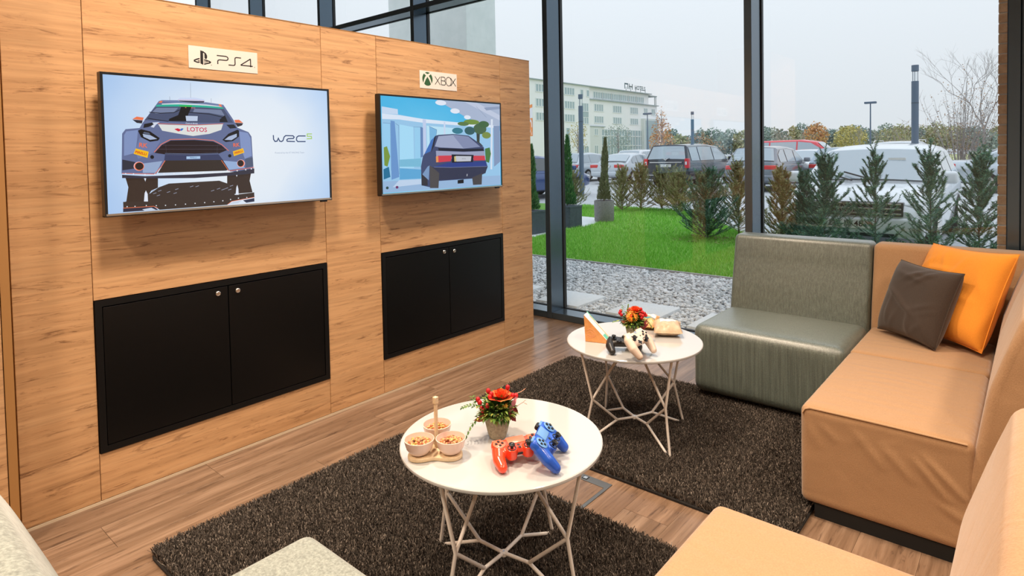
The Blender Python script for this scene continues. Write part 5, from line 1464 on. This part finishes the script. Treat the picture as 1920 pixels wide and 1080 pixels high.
def car(typ, label, x, y, heading, pm, glassm=None, rear=True, h=None, plate=None, rails=False, front=False, chrome_bar=False):
    T = TYPES[typ]; gm = glassm or CG
    k = (h/T['H']) if h else 1
    r = thing('car', label, 'car', (x, y, -.05), (0, 0, math.radians(heading)))
    Wd = T['W']/2
    secs = []
    for xx, zb, zt, hw in T['body']:
        zt *= k
        zm = zb+(zt-zb)*.55
        s = [(xx, hw*.80, zb), (xx, hw*.96, zb+.06), (xx, hw, zm), (xx, hw*.975, zt-.10), (xx, hw*.90, zt-.02), (xx, hw*.70, zt+.015), (xx, 0, zt+.03)]
        s += [(p[0], -p[1], p[2]) for p in s[-2::-1]]
        secs.append(s)
    obj('body', loft(secs), pm, r, smooth=35)
    # cabin
    cab = [(xx, zz*k) for xx, zz in T['cab']]
    belt = T['belt']*k-.06
    zr = max(z for _, z in cab)
    hw0 = Wd*.965; hw1 = Wd*.74
    def hwz(z): return hw0+(hw1-hw0)*max(0, (z-belt))/(zr-belt)
    secs = []
    for xx, zz in cab:
        zl = min(belt, zz-.02)
        e = min(.07, max(.01, (zz-zl)*.3))
        s = [(xx, hwz(zl), zl), (xx, hwz(zz-e), zz-e), (xx, hwz(zz)-.05, zz-.012), (xx, hwz(zz)*.5, zz+.012), (xx, 0, zz+.018)]
        s += [(p[0], -p[1], p[2]) for p in s[-2::-1]]
        secs.append(s)
    obj('cabin', loft(secs), pm, r, smooth=30)
    # glazing
    (fx, fz), (rx, rz), _, (bx, bz), (ex, ez) = cab
    def screen(p, q, name, t0, t1):
        a = Vector((p[0], 0, p[1])); c = Vector((q[0], 0, q[1]))
        n = Vector((-(c-a).z, 0, (c-a).x)); n = n.normalized()
        if n.x*(1 if p[0] > 0 else -1) < 0: n = -n
        b = B(); v = []
        m = 8
        for t in (t0, (t0+t1)/2, t1):
            c0 = a.lerp(c, t)
            w = hwz(c0.z)-.09
            for i in range(m+1):
                u = 2*i/m-1
                v.append(c0+n*(.022+.012*(1-u*u))+Vector((0, u*w, .014*(1-u*u))))
        b.add(v, [(j*(m+1)+i, j*(m+1)+i+1, (j+1)*(m+1)+i+1, (j+1)*(m+1)+i) for j in range(2) for i in range(m)])
        obj(name, b, gm, r, smooth=60)
    screen((fx, fz), (rx, rz), 'windscreen', .08, .93)
    screen((ex, ez), (bx, bz), 'rear_window', .12, .90)
    zt_ = lambda xx: np.interp(xx, [c[0] for c in cab][::-1], [c[1] for c in cab][::-1])
    spl = [ex+.30, (bx*.62), (bx*.05+rx*.15), rx+.45, fx-.18]
    if typ in ('sedan',): spl = [ex+.42, bx-.05+.25, -.25, rx+.35, fx-.2]
    for s in (-1, 1):
        for a, c in zip(spl[:-1], spl[1:]):
            xs_ = [a+.04, (a+c)/2, c-.04]
            zb = belt+.09
            lo = [(q, zb) for q in xs_]; hi = [(q, max(zb+.03, zt_(q)-.10)) for q in xs_]
            P = lambda q: Vector((q[0], s*(hwz(q[1])+.012), q[1]))
            b = B(); b.add([P(q) for q in lo+hi], [(0, 1, 4, 3), (1, 2, 5, 4)])
            obj('side_window', b, gm, r)
        for wx in T['wx']:
            w = obj('wheel', B().lathe([(.0, -.10), (T['r']*.62, -.10), (T['r']*.93, -.105), (T['r'], -.07), (T['r'], .07), (T['r']*.93, .105), (T['r']*.62, .10), (0, .10)], 24, closed=True), TYRE, r, (wx, s*(Wd-.10), T['r']+.0), (PI/2, 0, 0), 40)
            obj('rim', B().lathe([(0, .0), (T['r']*.60, .0), (T['r']*.62, .012), (T['r']*.2, .02), (0, .02)], 16, closed=True), MAT['chrome'], w, (0, 0, -.118 if s > 0 else .10), None, 40)
        mb = B().rbox((fx-.30, s*(Wd-.02)+(0 if s > 0 else -.20), belt+.05), (fx-.12, s*(Wd-.02)+(.20 if s > 0 else 0), belt+.22), .045, 3)
        obj('door_mirror', mb, pm, r, smooth=50)
        # lamps
        L2 = T['L']/2
        if typ in ('minivan', 'van'):
            obj('tail_lamp', B().rbox((-L2-.012, s*Wd*.90-.085, .80), (-L2+.16, s*Wd*.90+.085, 1.18), .02, 2), TAIL, r)
            obj('reversing_lamp', B().rbox((-L2-.018, s*Wd*.88-.04, .93), (-L2+.02, s*Wd*.88+.04, 1.06), .01, 2), HEADL, r)
        else:
            z0 = (.78 if typ == 'suv' else .76)*k
            obj('tail_lamp', B().rbox((-L2-.01, s*Wd*.72-.22, z0), (-L2+.22, s*Wd*.72+.20, z0+.15), .03, 2), TAIL, r)
        obj('head_lamp', B().rbox((L2-.34, s*Wd*.70-.20, .62*k), (L2-.06, s*Wd*.70+.20, .78*k), .04, 3), HEADL, r)
        if rails:
            obj('roof_rail', B().tube([(rx-.1, s*(hw1-.04), zr-.03), (rx-.2, s*(hw1-.04), zr+.045), (bx+.2, s*(hw1-.04), zr+.03), (bx+.05, s*(hw1-.04), zr-.04)], .018, 6), MAT['chrome'], r, smooth=60)
    L2 = T['L']/2
    obj('rear_bumper', B().rbox((-L2-.06, -Wd*.86, .38), (-L2+.16, Wd*.86, .60*k), .05, 3), pm, r, smooth=50)
    if rear:
        pz = .84*k if typ != 'minivan' else .90
        pl = obj('number_plate', B().box((-L2-.035, -.25, pz-.055), (-L2-.012, .25, pz+.055)), PLATE, r)
        if plate:
            b = B(); add_text(b, plate, .105, Matrix.Translation((-L2-.037, 0, pz)) @ Matrix(((0, 0, -1, 0), (-1, 0, 0, 0), (0, 1, 0, 0), (0, 0, 0, 1))))
            obj('plate_lettering', b, MAT['ink'], pl)
        if chrome_bar:
            obj('chrome_bar', B().rbox((-L2-.03, -.70, pz+.11), (-L2-.005, .70, pz+.145), .008, 2), MAT['chrome'], r)
            b = B(); n_ = [(-.16, .30), (-.04, .24), (0, .20), (.04, .24), (.16, .30), (.04, .27), (0, .24), (-.04, .27)]
            b.prism([(q[0], pz+q[1]) for q in n_], 0, -L2-.02, -L2+.06)
            obj('badge', b, MAT['chrome'], r)
            obj('bumper_strip', B().rbox((-L2-.075, -.78, .505), (-L2-.04, .78, .525), .006, 1), MAT['chrome'], r)
    return r, k
def colour(n, r, g, b, metal=.35): return paint(n, rgb(r, g, b), metal)
DARKP = colour('paint_black', 28, 36, 46, .2); SILV = colour('paint_silver', 186, 196, 204); GREYP = colour('paint_grey', 120, 128, 138)
WHITEP = M('paint_white').set(base=(.72, .76, .80, 1), metal=0, rough=.25, coat=.8, coatr=.05).m
REDP = M('paint_red').set(base=(.74, .06, .085, 1), metal=0, rough=.3, coat=.5).m
BLUEP = colour('paint_blue', 44, 74, 128); BLUEG = colour('paint_bluegrey', 150, 168, 184)
car('minivan', 'black minivan seen from behind over the hedge', -8.45, 25.38, 90, DARKP, CGL, plate='B UZ 4827', chrome_bar=True)
car('sedan', 'silver saloon with red tail lamps left of the black minivan', -12.29, 26.8, 90, SILV, CGL)
car('suv', 'grey estate car cut by the second window post', -4.63, 23.72, 90, GREYP, CGL)
car('van', 'red van seen from the side in the back row', -7.2, 36.8, 0, REDP, CGL, rear=False)
car('sedan', 'white car in front of the red van', -4.95, 29.6, -90, WHITEP, CGL, rear=False)
car('suv', 'blue-grey car between the red van and the white car with roof rails', -2.75, 27.0, 90, BLUEG, CGL, h=1.5)
car('suv', 'white car with roof rails behind the nearest car', -.70, 25.6, 90, WHITEP, CG, h=1.66, rails=True)
car('suv', 'silver car behind the dark potted cypress', -15.3, 27.5, 90, SILV, CGL, h=1.5)
car('suv', 'pale car behind the silver saloon in the back row', -15.2, 33.5, 90, WHITEP, CGL, h=1.62)
car('suv', 'blue car between the wood wall and the first window post', -10.0, 16.2, 90, BLUEP, CG, h=1.42)
car('sedan', 'white car seen past the front of the black minivan', -8.0, 33.2, 90, WHITEP, CGL)
car('sedan', 'pale grey car behind the yew at the brick pier', 3.1, 24.5, 0, SILV, CGL, rear=False)
# the nearest car, front towards the room
r, k = car('suv', 'white car parked nose-in behind the right-hand yews, nearest of all', 1.0, 11.27, -90, WHITEP, CGL, rear=False, h=1.50)
L2 = 2.25
for i, z in enumerate((.60, .66, .72)):
    obj('grille_bar', B().rbox((L2-.10, -.62, z), (L2+.040-.012*i, .62, z+.024), .006, 2), MAT['chrome'], r)
obj('grille', B().rbox((L2-.16, -.64, .575), (L2+.008, .64, .755), .01, 2), MAT['black'], r)
bd = B()
EM = lambda a, c: Vector((L2+.048, a, .665+c))
stroke(bd, [(.083*math.cos(t*PI/14), .083*math.sin(t*PI/14)) for t in range(29)], .016, EM)
stroke(bd, [(-.03, .07), (0, .012), (.03, .07)], .014, EM)
stroke(bd, [(-.068, .035), (-.034, -.06), (0, -.005), (.034, -.06), (.068, .035)], .014, EM)
obj('badge', bd, MAT['chrome'], r)
obj('front_bumper', B().rbox((L2-.30, -.86, .30), (L2+.03, .86, .57), .06, 4), WHITEP, r, smooth=50)
obj('lower_intake', B().rbox((L2-.1, -.55, .31), (L2+.036, .55, .36), .01, 2), MAT['black'], r)
npl = obj('number_plate', B().box((L2+.03, -.26, .415), (L2+.046, .26, .525)), PLATE, r)
b = B(); add_text(b, 'DA IV 48', .105, Matrix.Translation((L2+.048, 0, .47)) @ WALLM, bold=.001)
obj('plate_lettering', b, MAT['ink'], npl)
obj('parking_disc', B().box((.62, .22, 1.17), (.632, .44, 1.30)), PLATE, r)
for s in (-1, 1):
    obj('wiper', B().tube([(1.20, s*.15, .985), (.98, s*.15-.45, 1.10)], .012, 5), MAT['black'], r)

# ------------------------------------------------------------------ hotel
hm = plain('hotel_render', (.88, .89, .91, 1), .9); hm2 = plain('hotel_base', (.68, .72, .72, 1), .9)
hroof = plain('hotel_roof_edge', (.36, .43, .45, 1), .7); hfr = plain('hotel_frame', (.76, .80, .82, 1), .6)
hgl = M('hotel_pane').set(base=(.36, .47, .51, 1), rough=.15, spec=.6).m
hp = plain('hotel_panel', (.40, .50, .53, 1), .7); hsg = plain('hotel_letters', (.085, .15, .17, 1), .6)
HX = -75
ht = thing('hotel', 'long pale hotel block with rows of windows and roof letters reading NH HOTELS', 'building', (HX, 120, -.05))
hy = lambda y: y-120
def hbox(n, y0, y1, z0, z1, x0, x1, m): return obj(n, B().box((x0, hy(y0), z0), (x1, hy(y1), z1)), m, ht)
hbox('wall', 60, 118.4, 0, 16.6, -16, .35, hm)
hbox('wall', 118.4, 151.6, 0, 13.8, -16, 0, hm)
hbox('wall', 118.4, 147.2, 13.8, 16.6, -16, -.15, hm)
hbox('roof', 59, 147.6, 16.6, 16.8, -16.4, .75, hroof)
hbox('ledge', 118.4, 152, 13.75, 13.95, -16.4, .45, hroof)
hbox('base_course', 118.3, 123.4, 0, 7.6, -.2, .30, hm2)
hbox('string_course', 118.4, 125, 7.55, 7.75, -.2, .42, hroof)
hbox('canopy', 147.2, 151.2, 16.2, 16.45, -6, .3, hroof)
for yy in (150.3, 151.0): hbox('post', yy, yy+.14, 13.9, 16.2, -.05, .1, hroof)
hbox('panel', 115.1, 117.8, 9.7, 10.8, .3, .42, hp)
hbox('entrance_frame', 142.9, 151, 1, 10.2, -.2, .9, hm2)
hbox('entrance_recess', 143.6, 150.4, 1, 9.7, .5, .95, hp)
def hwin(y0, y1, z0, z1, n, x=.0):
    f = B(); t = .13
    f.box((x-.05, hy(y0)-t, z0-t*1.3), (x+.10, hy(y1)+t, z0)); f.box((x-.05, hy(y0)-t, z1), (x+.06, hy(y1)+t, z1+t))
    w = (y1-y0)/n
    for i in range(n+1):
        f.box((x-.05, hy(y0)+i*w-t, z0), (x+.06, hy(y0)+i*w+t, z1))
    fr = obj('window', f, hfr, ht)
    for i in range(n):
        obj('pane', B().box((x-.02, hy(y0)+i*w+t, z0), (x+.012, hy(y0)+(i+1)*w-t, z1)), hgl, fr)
for y0 in (98.6, 108.6):
    for z0, z1 in ((14.35, 15.75), (11.35, 12.8), (8.5, 9.95)):
        hwin(y0, y0+3.7, z0, z1, 4, .36)
hwin(103.8, 106.6, 5, 7, 3, .36)
hwin(114.7, 115.8, 14.4, 15.65, 1, .36); hwin(117.15, 118.2, 14.4, 15.7, 1, .36)
hwin(115.1, 117.8, 11.0, 12.7, 3, .36); hwin(115.1, 117.8, 8.2, 9.5, 3, .36)
hwin(109.0, 110.4, 3.4, 7.0, 1, .36); hwin(109.0, 110.4, 1.0, 3.1, 1, .36); hwin(115.2, 117.7, 1.2, 3.0, 3, .36)
for i in range(6): hwin(120.7+i*4.02, 120.7+i*4.02+3.86, 14.3, 15.65, 4, -.15)
for z0, z1 in ((11.3, 12.8), (8.6, 10.0)):
    for y0, y1, n in ((120.8, 124.65, 4), (129.05, 133.0, 4), (137.3, 141.2, 4)): hwin(y0, y1, z0, z1, n)
hwin(144.4, 146.3, 11.4, 12.85, 2); hwin(148.5, 150.4, 11.4, 12.85, 2)
hwin(120.3, 121.75, 5.7, 7.05, 2, .30); hwin(120.3, 121.75, 1.0, 3.2, 2, .30)
for z0, z1 in ((5.65, 7.0), (3.35, 5.4), (1.0, 3.1)):
    for i in range(5): hwin(123.8+i*4.0, 123.8+i*4.0+3.84, z0, z1, 3)
b = B()
HP = lambda a, c: Vector((.2, hy(a), c))
stroke(b, [(134.5, 17.3), (134.5, 18.55), (136.0, 18.55), (136.0, 17.3)], .36, HP)
stroke(b, [(136.75, 17.3), (136.75, 18.7)], .36, HP); stroke(b, [(138.2, 17.3), (138.2, 18.7)], .36, HP); stroke(b, [(136.75, 18.0), (138.2, 18.0)], .32, HP)
add_text(b, 'HOTELS', 1.45, Matrix.Translation((.2, hy(142.2), 17.85)) @ WALLM, bold=.05, space=1.08)
for yy in (135.2, 137.5, 140, 142.5, 145): b.box((.1, hy(yy)-.04, 16.8), (.19, hy(yy)+.04, 17.8))
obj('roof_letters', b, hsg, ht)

# banner flag at the left
fg_o = plain('flag_orange', (.90, .30, .06, 1), .7); fg_w = plain('flag_white', (.80, .80, .80, 1), .7)
fb = thing('banner_flag', 'orange and white banner flag showing beside the end of the wood wall', 'flag', (-15.75, 23.4, -.05), (0, 0, -.68))
obj('pole', B().cyl((-1.15, 0, 0), .03, 4.1, 10), MAT['chrome'], fb, smooth=40)
obj('cloth', B().box((-1.12, -.008, 2.35), (.12, .008, 3.88)), fg_w, fb)
b = B(); b.box((-1.12, -.010, 3.72), (.12, .010, 3.88)); b.box((-1.12, -.010, 2.35), (.12, .010, 3.22))
obj('orange_field', b, fg_o, fb)
b = B(); FP = lambda a, c: Vector((a, -.0115, c))
stroke(b, [(-.35+.34*math.cos(math.radians(t)), 2.86+.26*math.sin(math.radians(t))) for t in range(-20, 285, 15)], .13, FP)
stroke(b, [(-.06, 2.55), (-.06, 2.44), (.0, 2.44)], .06, FP)
obj('emblem', b, fg_w, fb)

# ------------------------------------------------------------------ trees
def leafcloud(n, blobs, size, mat, name='crown', flat=1.0):
    pr = np.array([bb[3]*bb[4]*bb[5] for bb in blobs]); pr = pr/pr.sum()
    k = RNG.choice(len(blobs), n, p=pr)
    bb = np.array(blobs)[k]
    d = RNG.normal(0, 1, (n, 3)); d /= np.linalg.norm(d, axis=1)[:, None]
    P = bb[:, :3]+d*bb[:, 3:6]*(RNG.uniform(.35, 1, (n, 1))**.6)
    a = RNG.normal(0, 1, (n, 3)); a /= np.linalg.norm(a, axis=1)[:, None]
    c = np.cross(a, RNG.normal(0, 1, (n, 3))); c /= np.linalg.norm(c, axis=1)[:, None]
    s = size*RNG.uniform(.6, 1.3, (n, 1))
    V = np.stack([P-a*s, P+c*s*.6, P+a*s, P-c*s*.6], 1).reshape(-1, 3)
    return np_mesh(name, V, np.arange(len(V)).reshape(-1, 4), mat)
def tmat(n, *c): return islands(n, [(i/(len(c)-1), rgb(*q)) for i, q in enumerate(c)], .9, spec=.1)
T_OR = tmat('leaf_orange', (150, 110, 84), (206, 150, 108), (222, 172, 122), (196, 186, 140))
T_YE = tmat('leaf_yellow', (150, 150, 104), (196, 184, 116), (214, 200, 140))
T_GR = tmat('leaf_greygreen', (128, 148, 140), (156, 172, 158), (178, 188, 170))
T_MI = tmat('leaf_haze_tint', (118, 138, 134), (146, 164, 156), (168, 180, 168))  # distance haze painted into the pale leaf colours, here and in the olive variant
T_MY = tmat('leaf_olive_haze_tint', (146, 150, 118), (172, 172, 130), (190, 186, 146))
T_BR = tmat('leaf_brown', (128, 100, 78), (170, 136, 106), (196, 166, 134))
def branchy(b, p, d, L, r, depth, rnd, spread=.6, up=.15):
    q = p+d*L
    m = p.lerp(q, .5)+Vector((rnd.gauss(0, .03), rnd.gauss(0, .03), 0))*L
    b.tube([p, m, q], r, 4, r2=r*.6)
    if depth <= 0: return
    n = rnd.choice((2, 3, 3))
    for i in range(n):
        nd = (d+Vector((rnd.gauss(0, spread), rnd.gauss(0, spread), rnd.gauss(0, spread*.5)+up))).normalized()
        branchy(b, q if i else p.lerp(q, .75), nd, L*rnd.uniform(.62, .85), r*.6, depth-1, rnd, spread, up)
def tree(name, label, x, y, blobs, n, size, mat, trunk_h, group=None, seed=0, bark='bark_grey'):
    r = thing(name, label, 'tree', (x, y, -.05), group=group)
    rnd = random.Random(seed)
    b = B(); b.tube([(0, 0, 0), (rnd.uniform(-.1, .1), 0, trunk_h*.6), (0, 0, trunk_h)], trunk_h*.022+.03, 6, r2=.02)
    zs = [bb[2] for bb in blobs]
    for i in range(7):
        a = rnd.uniform(0, 6.28); z0 = trunk_h*rnd.uniform(.4, .85)
        b.tube([(0, 0, z0), (math.cos(a)*trunk_h*.12, math.sin(a)*trunk_h*.12, z0+trunk_h*.16)], .03, 4, r2=.01)
    obj('trunk', b, MAT[bark], r)
    o = obj('crown', leafcloud(n, blobs, size, mat), parent=r); o['kind'] = 'stuff'
tree('autumn_tree', 'slender orange autumn tree at the right end of the hotel', -25.0, 55.2, [(0, 0, 2.4, 1.35, 1.35, 1.2), (0, 0, 3.5, 1.05, 1.05, 1.2), (0, 0, 4.6, .6, .6, 1.0), (0, 0, 5.5, .22, .22, .7)], 1500, .09, T_OR, 5.6)
tree('young_tree', 'sparse yellow tree behind the dark lamp column, before the hotel', -22.6, 37.3, [(0, 0, 2.9, .75, .75, .9), (.1, 0, 2.2, .65, .65, .6)], 420, .06, T_YE, 3.4)
tree('young_tree', 'loose grey-green tree left of the orange tree', -25.9, 48.5, [(0, 0, 2.9, 1.3, 1.3, 1.3), (.3, 0, 1.9, 1.3, 1.3, .9)], 900, .075, T_GR, 3.6)
tree('young_tree', 'brown bushy tree just right of the orange tree', -24.6, 63, [(0, 0, 2.0, 1.6, 1.6, 1.5), (1.4, .8, 1.6, 1.2, 1.2, 1.1)], 900, .1, T_BR, 2.6)
tree('autumn_tree', 'round orange tree in the tree line above the red van', -24.2, 107, [(0, 0, 3.6, 2.0, 2.0, 2.0), (0, 0, 5.0, 1.0, 1.0, 1.0)], 900, .2, T_OR, 4.6)
tree('autumn_tree', 'yellow tree right of the round orange one in the tree line', -20.2, 112, [(0, 0, 3.2, 2.6, 2.6, 2.1)], 900, .2, T_YE, 4.2)
tree('autumn_tree', 'yellow-olive tree left of the thin street lamp', -14.8, 114, [(0, 0, 2.8, 2.4, 2.4, 1.9)], 800, .2, T_MY, 3.8)
rnd = random.Random(5)
DV = lambda u: (-.649+(u-960)/1153*.76, .76+(u-960)/1153*.649)
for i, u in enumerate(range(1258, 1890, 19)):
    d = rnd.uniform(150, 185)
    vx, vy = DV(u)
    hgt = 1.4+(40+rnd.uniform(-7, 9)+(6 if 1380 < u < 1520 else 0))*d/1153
    mt = rnd.choice((T_MI, T_MI, T_MY, T_GR))  # far trees get their haze from these pale greyed leaf colours
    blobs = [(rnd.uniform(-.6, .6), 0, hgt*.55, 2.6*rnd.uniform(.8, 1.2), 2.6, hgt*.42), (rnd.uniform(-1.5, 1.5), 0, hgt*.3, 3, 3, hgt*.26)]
    tree('distant_tree', 'haze-tinted grey-green tree in the far tree line behind the car park', 2.9+vx*d, vy*d, blobs, 950, .40, mt, hgt*.8, 'far tree line behind the car park', i)
# field behind the cars
fm = plain('field_grass', rgb(176, 182, 128), .95)
struct('field', B().box((-150, 62, -.05), (60, 140, -.02)), fm)
# bare shrub and bare tree at the right
def bare_shrub(x, y, h, n, spread, label, seed, leaves):
    r = thing('bare_shrub', label, 'tree', (x, y, -.05))
    rnd = random.Random(seed); b = B(); tips = []
    for i in range(n):
        a = rnd.uniform(0, 6.283); rad = spread*math.sqrt(rnd.random()); hh = h*rnd.uniform(.6, 1.0)*(1-.25*(rad/spread)**2)
        p = Vector((rad*.15*math.cos(a), rad*.15*math.sin(a), 0)); pts = [p]
        for k in range(1, 7):
            t = k/6
            pts.append(Vector((rad*(.15+.85*t**1.1)*math.cos(a)+rnd.gauss(0, .03), rad*(.15+.85*t**1.1)*math.sin(a)+rnd.gauss(0, .03), hh*t)))
        b.tube(pts, .018, 4, r2=.005)
        for k in range(2, 7):
            for _ in range(2):
                q = pts[k]; e = q+Vector((rnd.gauss(0, .2), rnd.gauss(0, .2), rnd.uniform(.1, .4)))
                b.tube([q, e], .006, 3, r2=.002); tips.append(e)
    obj('branches', b, MAT['bark_grey'], r)
    P = [(t.x, t.y, t.z, .12, .12, .12) for t in tips]
    o = obj('leaves', leafcloud(leaves, P, .035, T_BR, 'leaves'), parent=r); o['kind'] = 'stuff'
bare_shrub(.45, 32.0, 4.7, 64, 1.75, 'large bare many-stemmed shrub with a few brown leaves right of the big lamp column', 4, 900)
bare_shrub(-3.3, 44.0, 3.0, 26, 1.4, 'thin bare shrub just left of the big lamp column', 6, 420)
r = thing('bare_tree', 'tall bare tree with forked branches beside the brick pier', 'tree', (.32, 50.3, -.05))
b = B(); rnd = random.Random(12)
branchy(b, Vector((0, 0, 0)), Vector((0, 0, 1)), 2.6, .10, 6, rnd, .42, .25)
obj('branches', b, MAT['bark_grey'], r)
for i, (u, d, hh) in enumerate(((1455, 90, 5.2), (1500, 95, 5.4), (1612, 80, 4.8), (1650, 85, 4.6), (1690, 70, 4.2))):
    vx, vy = DV(u)
    r = thing('bare_tree', 'small bare grey tree standing before the far tree line', 'tree', (2.9+vx*d, vy*d, -.05), group='bare trees before the tree line')
    b = B(); branchy(b, Vector((0, 0, 0)), Vector((0, 0, 1)), hh*.30, .09, 4, random.Random(50+i), .45, .2)
    obj('branches', b, MAT['bark_grey'], r)
